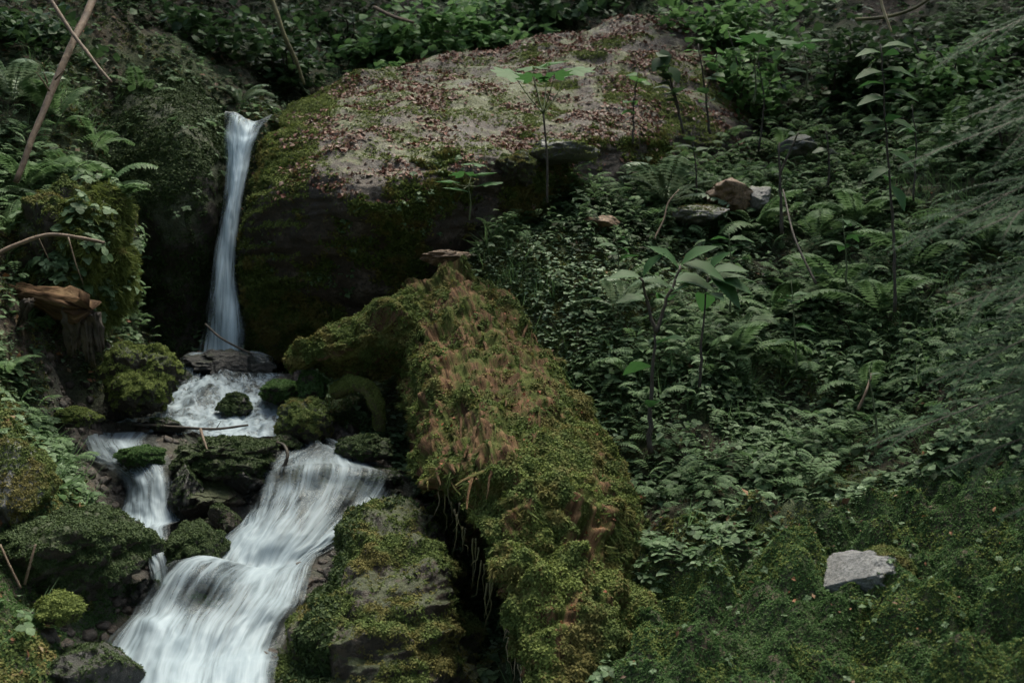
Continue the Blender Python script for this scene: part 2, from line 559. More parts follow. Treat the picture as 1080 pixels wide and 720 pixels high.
TUFT_FINE = cushion(10, 6)
GRASS = tuft(6, .025, .7, 9)

def moss_mesh(name, surf, count, size, weight=None, tpl=TUFT, up=.35, jit=.35, sink=.25, droop=0):
    if tpl is TUFT_FINE:
        size, count = (size[0] * .75, size[1] * .68), int(count * 1.55)
    p, n = surf.sample(count, weight)
    if len(p) == 0:
        return None
    nn = n + RNG.normal(0, .15, n.shape) + np.array([0, 0, up]) - np.array([0, 0, droop])
    fr = frames(norm(nn), jit)
    sc = size[0] + (size[1] - size[0]) * RNG.random(len(p)) ** 2
    V, F = spread(tpl[0], tpl[1], p - n * (sc * sink)[:, None], fr, sc)
    return mesh_np(name, V, F, smooth=False)

# ------------------------------------------------------------------ water course (ribs run across the flow, first to last = downstream)
W_FALL = pixribs([
    [(238, 119, 9.0), (250, 120, 9.0), (262, 124, 9.0), (274, 122, 9.0), (288, 118, 9.0)],
    [(237, 120, 8.55), (247, 121, 8.5), (257, 128, 8.44), (268, 132, 8.46), (285, 124, 8.52)],
    [(237, 140, 8.36), (245, 142, 8.31), (254, 146, 8.29), (263, 146, 8.3), (274, 139, 8.36)],
    [(237, 168, 8.28), (243, 168, 8.23), (250, 169, 8.21), (257, 168, 8.23), (265, 166, 8.28)],
    [(235, 200, 8.2), (240, 200, 8.16), (246, 200, 8.14), (252, 200, 8.16), (258, 200, 8.2)],
    [(230, 240, 8.14), (235, 240, 8.1), (241, 240, 8.08), (248, 240, 8.1), (254, 240, 8.14)],
    [(224, 280, 8.09), (231, 280, 8.04), (238, 280, 8.02), (246, 280, 8.04), (253, 280, 8.09)],
    [(218, 320, 8.04), (227, 320, 7.99), (237, 320, 7.97), (247, 320, 7.99), (257, 320, 8.04)],
    [(210, 368, 7.99), (223, 369, 7.94), (236, 370, 7.92), (249, 370, 7.94), (262, 368, 7.99)],
    [(206, 376, 7.95), (221, 377, 7.9), (236, 378, 7.88), (251, 377, 7.9), (266, 376, 7.95)]])
W_UP = pixribs([
    [(188, 391, 7.62), (215, 392, 7.6), (240, 393, 7.58), (266, 392, 7.6), (296, 388, 7.62)],
    [(172, 402, 7.4), (205, 402, 7.38), (238, 403, 7.36), (270, 404, 7.38), (304, 400, 7.42)],
    [(160, 414, 7.16), (196, 414, 7.14), (236, 416, 7.12), (272, 418, 7.14), (304, 416, 7.18)],
    [(146, 428, 6.96), (184, 432, 6.9), (230, 434, 6.88), (272, 434, 6.9), (304, 432, 6.94)],
    [(128, 440, 6.76), (176, 444, 6.7), (222, 446, 6.68), (270, 447, 6.7), (306, 446, 6.72)],
    [(86, 455, 6.6), (160, 457, 6.52), (220, 458, 6.5), (270, 460, 6.52), (312, 464, 6.56)]])
W_SIDE = pixribs([
    [(70, 460, 6.55), (96, 461, 6.5), (124, 462, 6.48), (150, 462, 6.48), (176, 460, 6.52)],
    [(78, 470, 6.36), (98, 472, 6.32), (120, 473, 6.3), (142, 474, 6.3), (164, 470, 6.36)],
    [(84, 486, 6.2), (108, 488, 6.15), (132, 488, 6.12), (154, 490, 6.1), (180, 490, 6.14)],
    [(104, 500, 6.1), (126, 500, 6.04), (146, 499, 6.0), (164, 498, 6.0), (184, 500, 6.06)],
    [(126, 510, 6.02), (140, 507, 5.94), (154, 505, 5.9), (170, 505, 5.9), (187, 509, 5.96)],
    [(129, 530, 5.96), (142, 530, 5.86), (156, 530, 5.82), (170, 530, 5.83), (184, 530, 5.9)],
    [(122, 547, 5.86), (140, 548, 5.76), (156, 549, 5.72), (174, 549, 5.73), (200, 548, 5.84)],
    [(134, 555, 5.62), (144, 556, 5.58), (155, 557, 5.56), (166, 557, 5.57), (180, 556, 5.62)],
    [(148, 575, 5.42), (155, 575, 5.38), (163, 575, 5.36), (172, 575, 5.37), (182, 575, 5.42)],
    [(156, 596, 5.3), (162, 596, 5.26), (170, 596, 5.24), (178, 596, 5.25), (188, 596, 5.3)],
    [(158, 616, 5.2), (164, 616, 5.16), (172, 616, 5.14), (180, 616, 5.15), (190, 614, 5.2)]])
W_SIDE[:4, :, 2] += .035
W_MAIN = pixribs([
    [(300, 458, 6.66), (315, 461, 6.62), (330, 463, 6.6), (345, 463, 6.62), (360, 461, 6.68)],
    [(292, 474, 6.42), (318, 473, 6.4), (342, 472, 6.38), (370, 476, 6.42), (404, 486, 6.5)],
    [(268, 505, 6.1), (292, 491, 6.14), (330, 484, 6.18), (382, 492, 6.26), (440, 512, 6.34)],
    [(258, 526, 5.96), (286, 508, 5.98), (330, 498, 6.0), (384, 506, 6.06), (432, 524, 6.14)],
    [(248, 548, 5.82), (276, 535, 5.8), (318, 528, 5.8), (368, 535, 5.86), (408, 545, 5.95)],
    [(232, 566, 5.68), (262, 560, 5.6), (298, 562, 5.58), (338, 568, 5.6), (362, 572, 5.68)],
    [(218, 574, 5.54), (246, 580, 5.46), (278, 586, 5.42), (308, 590, 5.42), (334, 588, 5.5)],
    [(206, 592, 5.36), (234, 602, 5.24), (264, 608, 5.2), (296, 612, 5.2), (326, 610, 5.3)],
    [(172, 606, 5.16), (206, 618, 5.0), (244, 630, 4.96), (282, 638, 4.98), (320, 636, 5.1)],
    [(146, 630, 4.96), (180, 640, 4.82), (222, 656, 4.78), (262, 664, 4.8), (306, 660, 4.92)],
    [(136, 660, 4.78), (168, 670, 4.66), (210, 680, 4.6), (250, 688, 4.62), (296, 688, 4.74)],
    [(104, 686, 4.6), (150, 694, 4.5), (200, 702, 4.46), (246, 708, 4.48), (290, 708, 4.58)],
    [(92, 716, 4.42), (140, 724, 4.34), (195, 730, 4.3), (244, 734, 4.32), (290, 734, 4.42)],
    [(90, 780, 4.1), (140, 786, 4.05), (195, 790, 4.0), (244, 790, 4.05), (296, 780, 4.1)]])

# ------------------------------------------------------------------ ground
CP = []
def g(px, py, Y): CP.append(P(px, py, Y))
for px, py, Y in [
    # slope with herbs
    (700, 300, 7.6), (600, 285, 7.4), (500, 275, 7.6), (620, 205, 8.3), (700, 235, 8.2), (800, 205, 8.8), (900, 150, 9.6), (1000, 70, 10.2),
    (1080, 20, 10.4), (700, 480, 6.2), (700, 560, 5.5), (720, 620, 4.95), (850, 640, 4.75), (850, 560, 5.5), (900, 450, 6.4), (850, 330, 7.5),
    (1000, 330, 6.9), (1080, 420, 5.6), (1080, 560, 4.6), (1000, 620, 4.5), (1080, 720, 3.7), (900, 720, 4.1), (740, 710, 4.25), (620, 350, 7.0),
    (660, 420, 6.6), (1080, 230, 7.6), (960, 220, 8.2), (1250, 500, 4.2), (1300, 200, 6.5), (1250, 800, 3.0), (760, 400, 6.7),
    # behind the boulder and the top of the fall
    (450, 90, 11.2), (560, 70, 11.6), (700, 60, 11.8), (800, 90, 10.8), (330, 125, 10.4), (280, 120, 9.6), (255, 126, 8.9), (262, 132, 8.62),
    (240, 350, 8.25), (250, 250, 8.5), (247, 180, 8.65), (215, 360, 8.3), (275, 350, 8.4), (350, 365, 8.3), (430, 340, 8.1), (500, 300, 8.2),
    (170, 360, 8.4), (130, 330, 8.0), (400, 410, 7.4), (410, 470, 6.8),
    # below the log
    (440, 540, 6.4), (480, 640, 5.7), (500, 720, 5.1), (560, 640, 5.6), (600, 560, 6.2), (560, 450, 6.9), (380, 720, 4.9), (420, 600, 5.6), (580, 760, 4.6),
    # bank beside the stream on the shaded side
    (0, 740, 3.9), (60, 700, 4.25), (110, 640, 4.85), (0, 600, 4.5), (60, 560, 4.95), (110, 545, 5.4), (0, 470, 5.1), (60, 480, 5.6), (60, 440, 6.1),
    (110, 430, 6.5), (0, 380, 5.9), (60, 370, 6.4), (110, 385, 6.9), (0, 300, 6.4), (50, 290, 6.8), (95, 270, 7.2), (0, 200, 7.1), (60, 190, 7.5),
    (110, 190, 8.0), (0, 90, 8.0), (80, 80, 8.6), (180, 70, 9.4), (0, 0, 9.0), (120, 0, 9.8), (230, 60, 10.2), (-150, 500, 4.0), (-200, 200, 5.5), (-100, 350, 5.2),
    # the wooded slope beyond
    (100, -60, 11), (300, 20, 12), (500, 20, 13), (700, 0, 13), (900, 30, 11.6), (1000, -40, 12), (300, -120, 15), (600, -140, 16), (900, -140, 15)]:
    g(px, py, Y)
for wr, dz in ((W_FALL, .3), (W_UP, .10), (W_SIDE, .09), (W_MAIN, .10)):
    for r in wr[::1 if wr is not W_FALL else 3]:
        for k in (0, 2, 4):
            q = r[k].copy()
            if wr is W_FALL:
                q[1] += .28; q[2] -= .1
            else:
                q[2] -= dz if k == 2 else .03
            CP.append(q)
for x, y, z in [(-9, 6, 2.0), (-9, 2, .2), (-9, 12, 6), (9, 3, .5), (9, 7, 2.8), (9, 12, 6.2), (0, 20, 9), (-8, 20, 11), (8, 20, 10.5), (-3, 1, -1.6), (0, 1.5, -1.75), (3, 1, -1.4),
                (0, -6, -2.8), (-8, -6, -2), (8, -6, -1.6), (-2.2, 2.8, -1.55), (0, 3, -1.62), (1.6, 2.8, -1.4)]:
    CP.append(np.array([x, y, z], float))
CP = np.array(CP)
def _k(a, b):
    d = np.sqrt(((a[:, None, :2] - b[None, :, :2]) ** 2).sum(-1) + .04)
    return d
_A = _k(CP, CP) - np.eye(len(CP)) * .012
_n = len(CP)
_Pm = np.concatenate([np.ones((_n, 1)), CP[:, :2]], 1)
_sys = np.block([[_A, _Pm], [_Pm.T, np.zeros((3, 3))]])
_sol = np.linalg.lstsq(_sys, np.concatenate([CP[:, 2], np.zeros(3)]), rcond=None)[0]
def base_z(x, y):
    q = np.stack([x.reshape(-1), y.reshape(-1)], 1)
    out = np.zeros(len(q))
    for i in range(0, len(q), 20000):
        b = q[i:i + 20000]
        out[i:i + 20000] = _k(b, CP) @ _sol[:_n] + _sol[_n] + b @ _sol[_n + 1:]
    return out.reshape(x.shape)
STREAM = np.concatenate([W_UP[:, [0, 1, 2, 3, 4]].reshape(-1, 3), W_SIDE.reshape(-1, 3), W_MAIN.reshape(-1, 3)])
def stream_d(x, y):
    q = np.stack([x.reshape(-1), y.reshape(-1)], 1)
    out = np.full(len(q), 9.0)
    near = (q[:, 0] > -3.5) & (q[:, 0] < 1) & (q[:, 1] > 3.3) & (q[:, 1] < 9)
    b = q[near]
    o = []
    for i in range(0, len(b), 20000):
        o.append(np.sqrt(((b[i:i + 20000, None] - STREAM[None, :, :2]) ** 2).sum(-1)).min(1))
    if len(b):
        out[near] = np.concatenate(o)
    return out.reshape(x.shape)

gx = np.concatenate([np.linspace(-60, -7, 20), np.linspace(-6.6, -4, 20), np.arange(-3.9, 4.5, .03), np.linspace(4.6, 8, 30), np.linspace(8.6, 60, 20)])
gy = np.concatenate([np.linspace(-30, 2, 20), np.linspace(2.3, 3.4, 12), np.arange(3.45, 11, .03), np.linspace(11.05, 16, 50), np.linspace(16.5, 70, 24)])
GX, GY = np.meshgrid(gx, gy, indexing='ij')
GZ = base_z(GX, GY)
far = np.clip((np.hypot(GX, GY - 8) - 16) / 40, 0, 1)
GZ = GZ * (1 - far) + far * np.clip(GZ, -4, 24)
GS = stream_d(GX, GY)
_q = np.stack([GX.reshape(-1), GY.reshape(-1), GZ.reshape(-1)], 1)
_bump = (fbm(_q * 1.6, 4, 3) * .09 + fbm(_q * 7, 3, 9) * .028).reshape(GX.shape)
_bed = np.clip(1 - GS / .22, 0, 1)
_cp = np.clip((GX - .2) / .3, 0, 1) * np.clip((5.6 - GY) / .4, 0, 1)
_cush = np.abs(fbm(_q * 2.4, 3, 15)).reshape(GX.shape) * .3 - np.abs(fbm(_q * 5.5, 2, 16)).reshape(GX.shape) * .15 + .05
GZ = GZ + (_bump + _cp * _cush) * (1 - .75 * _bed)
GV = np.stack([GX, GY, GZ], -1).reshape(-1, 3)
GF = grid_faces(len(gx), len(gy))[:, ::-1].copy()
if vnormals(GV, GF)[:, 2].mean() < 0:
    GF = GF[:, ::-1].copy()
ground = obj('ground', mesh_np('ground', GV, GF, attr={'wet': np.clip(1.25 - GS / .16, 0, 1).reshape(-1)}), M['ground'])
tag(ground, 'steep forest floor of dark soil and moss around the stream', None, None, 'structure')
def gz(x, y):
    x = np.atleast_1d(np.asarray(x, float)); y = np.atleast_1d(np.asarray(y, float))
    i = np.clip(np.searchsorted(gx, x) - 1, 0, len(gx) - 2); j = np.clip(np.searchsorted(gy, y) - 1, 0, len(gy) - 2)
    u = (x - gx[i]) / (gx[i + 1] - gx[i]); v = (y - gy[j]) / (gy[j + 1] - gy[j])
    return GZ[i, j] * (1 - u) * (1 - v) + GZ[i + 1, j] * u * (1 - v) + GZ[i, j + 1] * (1 - u) * v + GZ[i + 1, j + 1] * u * v
def on_ground(px, py, Y0=3.2, Y1=16):
    """where the line of sight of a photograph pixel meets the ground"""
    Y = np.linspace(Y0, Y1, 900)
    x = (px - 540) / 1200 * Y; z = (360 - py) / 1200 * Y
    h = gz(x, Y) - z
    k = np.argmax(h > 0)
    k = k if h[k] > 0 else len(Y) - 1
    return np.array([x[k], Y[k], gz(x[k], Y[k])[0]])
GSURF = Surf(GV, GF)

# ------------------------------------------------------------------ water
def water(name, ribs, foam, label, n1=14, n2=16, amp=.02, edge=.16, seed=0, thin=(), mat='water', chop=0, humps=()):
    V, F, UV, N = loft(ribs, n1, n2, flip=(ribs.reshape(-1, 3).mean(0) + np.array([0, 3, -3])))
    a = (len(ribs) - 1) * n1 + 1
    b = (ribs.shape[1] - 1) * n2 + 1
    q = np.stack([UV[:, 0] * 2.0, UV[:, 1] * 5, np.full(len(V), seed * 3.3)], 1)
    d = fbm(q, 4, seed)
    V = V + N * (d * amp + chop * fbm(np.stack([UV[:, 0] * 9, UV[:, 1] * 13, np.full(len(V), 2.)], 1), 3, seed))[:, None]
    qx, qy = V[:, 0] / V[:, 1] * 1200 + 540, 360 - V[:, 2] / V[:, 1] * 1200
    for (cx, cy, sx, sy, h) in humps:       # the sheet swells where it runs over a rock
        V = V + N * (h * np.exp(-((qx - cx) / sx) ** 2 - ((qy - cy) / sy) ** 2))[:, None]
    s = np.linspace(0, len(ribs) - 1, a)
    fo = np.interp(s, np.arange(len(ribs)), foam)
    t = np.linspace(0, 1, b)
    e = np.clip(np.minimum(t, 1 - t) / edge, 0, 1)
    f2 = fo[:, None] - (1 - e)[None, :] * .75
    f2 = f2 + .22 * fbm(np.stack([UV[:, 0] * 2.0, UV[:, 1] * 4, np.full(len(V), 5.)], 1), 3, seed + 5).reshape(a, b)
    f2 = f2.reshape(-1)
    qx, qy = V[:, 0] / V[:, 1] * 1200 + 540, 360 - V[:, 2] / V[:, 1] * 1200
    for (cx, cy, sx, sy, k) in thin:        # places where the sheet runs thin over the rock
        f2 = f2 - k * np.exp(-((qx - cx) / sx) ** 2 - ((qy - cy) / sy) ** 2)
    me = mesh_np(name, V, F, UV, {'foam': f2})
    return tag(obj(name, me, M[mat]), label, None, None, 'structure')
water('waterfall', W_FALL, [.3, .7, .95, .95, .92, .9, .88, .85, .8, .5], 'tall narrow white waterfall sliding between two dark boulders', 16, 12, .02, .32, 1, (), 'fall')
water('stream_water', W_UP, [.35, .6, .72, .8, .8, .6], 'white shallow stream running away from the foot of the waterfall', 18, 30, .03, .14, 2, (), 'froth', .018)
water('side_cascade_water', W_SIDE, [.5, .5, .52, .62, .76, .86, .82, .55, .52, .62, .55], 'thin side cascade splitting over dark stone beside the mossy mound', 12, 14, .02, .22, 3, (), 'water', .008)
water('cascade_water', W_MAIN, [.58, .62, .6, .62, .66, .8, .84, .8, .76, .8, .9, .95, .95, .95], 'broad silky white cascade pouring past the mossy brown rock', 14, 26, .03, .16, 4,
      [(366, 534, 18, 24, .3), (290, 540, 12, 26, .25), (215, 628, 30, 20, .5), (400, 500, 26, 14, .4), (300, 500, 16, 10, .35), (250, 600, 14, 18, .2), (325, 470, 30, 8, .3), (420, 512, 16, 12, .3), (270, 520, 8, 22, .3), (318, 545, 6, 26, .25)], 'water', .006, [(215, 610, 48, 18, .09), (165, 668, 40, 16, .06), (335, 500, 45, 9, .05), (280, 648, 28, 14, .05), (275, 588, 40, 9, -.05), (240, 680, 40, 14, -.04), (392, 508, 20, 9, .05)])
water('spray_water', pixribs([[(199, 372, 7.86), (206, 371, 7.82), (213, 371, 7.8), (219, 371, 7.8)], [(191, 378, 7.72), (201, 376, 7.66), (211, 376, 7.63), (219, 375, 7.63)],
                              [(187, 388, 7.64), (198, 387, 7.58), (208, 388, 7.56), (217, 386, 7.57)], [(186, 400, 7.52), (196, 402, 7.46), (206, 402, 7.45), (214, 399, 7.5)]]),
      [.4, .4, .42, .5], 'thin veil of water over the shaded end of the flat rock below the fall', 10, 10, .012, .2, 6)
water('veil_water', pixribs([[(252, 371, 7.85), (262, 370, 7.82), (272, 371, 7.82), (282, 372, 7.86)], [(258, 375, 7.68), (270, 374, 7.64), (282, 376, 7.66), (291, 379, 7.72)],
                             [(264, 384, 7.6), (276, 383, 7.56), (288, 386, 7.58), (296, 390, 7.64)]]),
      [.3, .28, .3], 'thin veil of water over the log side of the flat rock below the fall', 10, 10, .012, .2, 7)

# ------------------------------------------------------------------ lofted rocks
def lofted(name, ribs, mat, n1, n2, amp, scale, seed, octs=5, ridge=0):
    V, F, UV, N = loft(ribs, n1, n2)
    d = fbm(V * scale, octs, seed) * amp + fbm(V * scale * .4, 3, seed + 50) * amp * 1.2
    if ridge:
        d = d - np.abs(fbm(V * np.array([1.2, 1.2, 5.5]), 4, seed + 9)) * ridge
    V = V + N * d[:, None]
    return obj(name, mesh_np(name, V, F, UV), mat), V, F

boulder, BV, BF = lofted('boulder', pixribs([
    [(270, 300, 9.3), (278, 180, 9.2), (274, 160, 8.8), (264, 185, 8.45), (256, 215, 8.2), (252, 255, 8.1), (254, 300, 8.1), (262, 380, 8.15)],
    [(300, 300, 9.8), (300, 128, 9.8), (291, 123, 9.3), (283, 140, 8.7), (272, 165, 8.2), (266, 225, 7.9), (270, 300, 7.95), (280, 380, 8.1)],
    [(370, 300, 10.3), (365, 96, 10.2), (358, 93, 9.7), (352, 104, 8.85), (336, 148, 7.9), (330, 205, 7.5), (335, 270, 7.7), (345, 380, 8.15)],
    [(450, 300, 10.5), (445, 82, 10.5), (440, 80, 9.9), (432, 100, 8.8), (416, 156, 7.72), (410, 210, 7.34), (415, 262, 7.6), (420, 360, 8.2)],
    [(530, 300, 10.7), (525, 69, 10.7), (520, 68, 10.1), (515, 103, 9.0), (505, 153, 8.0), (500, 185, 7.72), (500, 230, 7.85), (500, 320, 8.2)],
    [(610, 300, 10.9), (605, 51, 10.9), (600, 50, 10.3), (600, 95, 9.3), (600, 148, 8.4), (600, 175, 8.3), (600, 215, 8.3), (600, 280, 8.5)],
    [(680, 300, 11), (675, 33, 11), (670, 32, 10.5), (680, 85, 9.6), (690, 135, 9.0), (690, 160, 8.9), (690, 200, 8.8), (690, 260, 8.9)],
    [(750, 300, 11), (745, 52, 11), (745, 54, 10.6), (750, 95, 10.0), (755, 130, 9.6), (755, 160, 9.4), (755, 190, 9.3), (755, 250, 9.3)],
    [(800, 300, 10.8), (800, 122, 10.8), (798, 121, 10.5), (800, 140, 10.1), (800, 160, 9.8), (800, 180, 9.7), (800, 210, 9.5), (800, 250, 9.4)]]),
    M['boulder'], 24, 30, .045, 2.2, 5, 7, .055)
tag(boulder, 'huge rounded boulder beside the waterfall with rust-red leaf litter over its top', 'boulder')
BS = Surf(BV, BF)
def clump(p, sc, lo, hi, s):
    v = fbm(p * sc, 4, s)
    return np.clip((v - lo) / (hi - lo), 0, 1)
obj('moss', moss_mesh('boulder_moss', BS, 40000, (.012, .05), lambda c, n: np.clip(n[:, 2] + .25, 0, 1) * (.06 + clump(c, 2.6, -.02, .3, 21) * (1 + 2 * (c[:, 0] > .1))) * (c[:, 1] < 10.4)
    + 3.0 * (c[:, 0] < -1.35) * (n[:, 2] > .1) * (n[:, 2] < .95) * (c[:, 0] < -1.35 - 0 * c[:, 1]), TUFT_FINE), M['moss_gold'], boulder)
obj('lower_moss', moss_mesh('boulder_lower_moss', BS, 24000, (.012, .06), lambda c, n: (n[:, 2] < .45) * clump(c, 1.8, -.1, .3, 33) * (c[:, 1] < 9), TUFT, -.1, .5, .2, .8), M['moss'], boulder)

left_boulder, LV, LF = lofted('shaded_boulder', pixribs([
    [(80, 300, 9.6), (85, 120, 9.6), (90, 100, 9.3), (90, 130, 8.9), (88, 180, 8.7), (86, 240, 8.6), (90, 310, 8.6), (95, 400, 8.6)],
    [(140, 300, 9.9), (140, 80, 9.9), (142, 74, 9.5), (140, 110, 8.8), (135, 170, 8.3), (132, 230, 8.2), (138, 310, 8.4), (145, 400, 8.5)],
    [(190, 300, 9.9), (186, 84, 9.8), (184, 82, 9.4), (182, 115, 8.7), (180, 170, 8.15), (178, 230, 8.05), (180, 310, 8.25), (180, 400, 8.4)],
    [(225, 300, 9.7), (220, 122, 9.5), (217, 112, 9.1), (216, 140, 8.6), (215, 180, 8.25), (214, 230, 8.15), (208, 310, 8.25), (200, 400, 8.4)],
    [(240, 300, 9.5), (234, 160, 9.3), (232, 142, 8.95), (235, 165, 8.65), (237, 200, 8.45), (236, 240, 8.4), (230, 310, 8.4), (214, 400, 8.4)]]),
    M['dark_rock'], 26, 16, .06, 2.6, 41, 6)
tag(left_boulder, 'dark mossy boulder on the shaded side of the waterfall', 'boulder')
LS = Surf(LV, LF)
obj('moss', moss_mesh('shaded_boulder_moss', LS, 22000, (.02, .05), lambda c, n: (.25 + np.clip(n[:, 2], 0, 1)) * (.1 + clump(c, 1.7, -.4, .1, 8)), TUFT, .2, .4, .2, .3), M['moss_dark'], left_boulder)

front_rock, FV, FF = lofted('streamside_rock', pixribs([
    [(420, 540, 5.95), (402, 528, 5.75), (424, 522, 5.65), (448, 521, 5.65), (466, 526, 5.75), (475, 542, 5.95)],
    [(384, 578, 5.85), (360, 556, 5.5), (396, 549, 5.3), (432, 542, 5.3), (468, 548, 5.45), (485, 575, 5.9)],
    [(362, 625, 5.6), (344, 594, 5.2), (376, 586, 5.0), (415, 578, 4.98), (466, 582, 5.15), (488, 610, 5.7)],
    [(345, 660, 5.4), (322, 622, 5.02), (360, 618, 4.78), (412, 615, 4.75), (464, 618, 4.95), (492, 640, 5.5)],
    [(320, 700, 5.2), (304, 655, 4.86), (346, 652, 4.62), (405, 650, 4.58), (462, 652, 4.78), (494, 670, 5.3)],
    [(310, 740, 5.0), (284, 688, 4.76), (335, 688, 4.5), (402, 686, 4.45), (462, 690, 4.65), (496, 710, 5.1)],
    [(300, 780, 4.8), (282, 735, 4.6), (332, 735, 4.4), (402, 735, 4.35), (464, 740, 4.5), (500, 760, 4.9)],
    [(300, 830, 4.7), (282, 800, 4.5), (332, 800, 4.3), (402, 800, 4.25), (464, 800, 4.4), (500, 810, 4.8)]]),
    M['brown_rock'], 30, 34, .075, 3.6, 77, 7, .11)
tag(front_rock, 'big brown rock with moss bands between the cascade and the log', 'rock')
FS = Surf(FV, FF)
obj('moss', moss_mesh('streamside_rock_moss', FS, 15000, (.016, .045), lambda c, n: (.05 + clump(c * np.array([1, 1, 2.2]), 2.8, -.12, .2, 13)) * (.3 + np.clip(n[:, 2] + .2, 0, 1)), TUFT_FINE, .3, .4), M['moss'], front_rock)
obj('dark_moss', moss_mesh('streamside_rock_dark_moss', FS, 7000, (.02, .05), lambda c, n: (c[:, 0] < -.72) * clump(c, 2.2, -.3, .1, 19) + .15 * (c[:, 2] > -.8), TUFT, .1, .5), M['moss_dark'], front_rock)

# ------------------------------------------------------------------ fallen log
log = empty('fallen_log', P(540, 480, 5.8))
log['world_parts'] = 1
tag(log, 'rotten mossy fallen log with torn brown wood running down to the stream', 'log')
LOGR = pixribs([
    [(420, 360, 7.5), (412, 338, 7.3), (425, 304, 7.15), (455, 290, 7.1), (482, 286, 7.15), (505, 296, 7.25), (522, 318, 7.4), (525, 355, 7.6)],
    [(432, 425, 7.1), (424, 385, 6.85), (437, 345, 6.7), (478, 328, 6.66), (510, 326, 6.7), (543, 342, 6.85), (568, 368, 7.05), (572, 410, 7.3)],
    [(452, 505, 6.6), (440, 445, 6.3), (452, 405, 6.12), (500, 388, 6.06), (542, 386, 6.12), (582, 402, 6.28), (612, 428, 6.5), (618, 470, 6.8)],
    [(480, 590, 6.2), (455, 520, 5.8), (466, 468, 5.55), (515, 450, 5.48), (562, 448, 5.52), (606, 465, 5.7), (646, 495, 5.95), (652, 545, 6.3)],
    [(510, 650, 5.9), (490, 580, 5.45), (478, 525, 5.1), (528, 500, 4.98), (582, 500, 5.02), (628, 518, 5.2), (664, 550, 5.5), (672, 600, 5.8)],
    [(545, 700, 5.6), (530, 650, 5.3), (505, 585, 4.84), (548, 555, 4.7), (600, 560, 4.74), (648, 582, 4.95), (680, 615, 5.25), (685, 660, 5.5)],
    [(560, 740, 5.2), (550, 710, 5.0), (532, 650, 4.6), (565, 625, 4.45), (612, 632, 4.5), (655, 655, 4.7), (692, 680, 4.95), (695, 720, 5.2)],
    [(565, 800, 4.9), (555, 780, 4.8), (550, 725, 4.4), (580, 705, 4.25), (620, 712, 4.28), (660, 730, 4.45), (698, 750, 4.7), (700, 790, 4.9)],
    [(570, 860, 4.6), (560, 850, 4.5), (560, 810, 4.25), (588, 800, 4.12), (624, 805, 4.15), (660, 815, 4.3), (700, 830, 4.5), (702, 860, 4.7)]])
V, F, UV, N = loft(LOGR, 30, 34)
q = np.stack([UV[:, 0] * 1.1, UV[:, 1] * 7, np.zeros(len(V))], 1)
fibre = fbm(q, 5, 61)
fine = fbm(np.stack([UV[:, 0] * 2.5, UV[:, 1] * 28, np.zeros(len(V))], 1), 3, 62)
V = V + N * (fibre * .016 + fine * .010 + fbm(np.stack([UV[:, 0] * .4, UV[:, 1] * 4.5, np.full(len(V), 4.)], 1), 2, 67) * .07 - np.abs(fbm(np.stack([UV[:, 0] * .9, UV[:, 1] * 13, np.zeros(len(V))], 1), 4, 65)) * .02 + fbm(V * 3.5, 4, 63) * .08 + np.abs(fbm(V * 6, 3, 64)) * .05 + np.abs(fbm(V * 5, 3, 69)) * .10 * np.clip((360 - V[:, 2] / V[:, 1] * 1200 - 470) / 60, 0, 1) - .10 * np.clip(fbm(V * np.array([2.2, 2.2, 2.2]), 3, 70) - .28, 0, 1))[:, None]
_px, _py = V[:, 0] / V[:, 1] * 1200 + 540, 360 - V[:, 2] / V[:, 1] * 1200
_rag = 16 * fbm(V * 7, 3, 71)
_hol = np.clip((np.interp(_py, [515, 560, 620, 680, 740], [440, 506, 530, 548, 560]) + _rag - _px) / 14, 0, 1) * (_py > 520)
_tear = np.clip((_py - (502 + _rag)) / 5, 0, 1) * np.clip((535 - _px) / 14, 0, 1) * np.clip((600 - _py) / 60, 0, 1)
V = V - N * (_hol * .20 + _tear * .07)[:, None]
N = vnormals(V, F)
LOGV, LOGF, LOGN = V, F, N
trunk = obj('wood', mesh_np('log_wood', V, F, UV), M['wood'], log)
LGS = Surf(V, F)
def logpos(c):      # rough position across / along the log from the photograph's ridge line
    px = c[:, 0] / c[:, 1] * 1200 + 540
    py = 360 - c[:, 2] / c[:, 1] * 1200
    return px, py
def bare(c):        # the torn, bare wood runs down the ridge
    px, py = logpos(c)
    ridge = np.interp(py, [285, 340, 400, 450, 500], [478, 510, 530, 512, 492])
    wid = np.interp(py, [285, 340, 400, 450, 500, 540], [40, 70, 84, 74, 56, 0.1])
    return np.clip(1.3 - np.abs(px - ridge) / np.maximum(wid, 1) + 1.1 * fbm(c * 5, 3, 12), 0, 1) * (py < 545)
obj('moss', moss_mesh('log_moss', LGS, 52000, (.014, .055), lambda c, n: np.clip(1 - 1.0 * bare(c), .04, 1) * (.03 + clump(c, 4.2, -.08, .12, 14)) * np.clip(n[:, 2] + .6, .05, 1), TUFT_FINE, .3, .45), M['moss'], log)
obj('pale_moss', moss_mesh('log_pale_moss', LGS, 22000, (.016, .05), lambda c, n: np.clip(1 - 1.2 * bare(c), 0, 1) * clump(c, 2.6, .02, .3, 15) * np.clip(n[:, 2] + .3, 0, 1) * (c[:, 1] < 6.6), TUFT_FINE, .3, .45), M['moss_gold'], log)
obj('fallen_leaf_litter', moss_mesh('log_litter', LGS, 4200, (.008, .024), lambda c, n: np.clip(n[:, 2], 0, 1) * (.1 + clump(c, 4, .05, .3, 16)) * (1 - .7 * np.clip(bare(c), 0, 1)), tri_leaf(.42), .1, .5, 0), M['litter_red'], log)['kind'] = 'stuff'

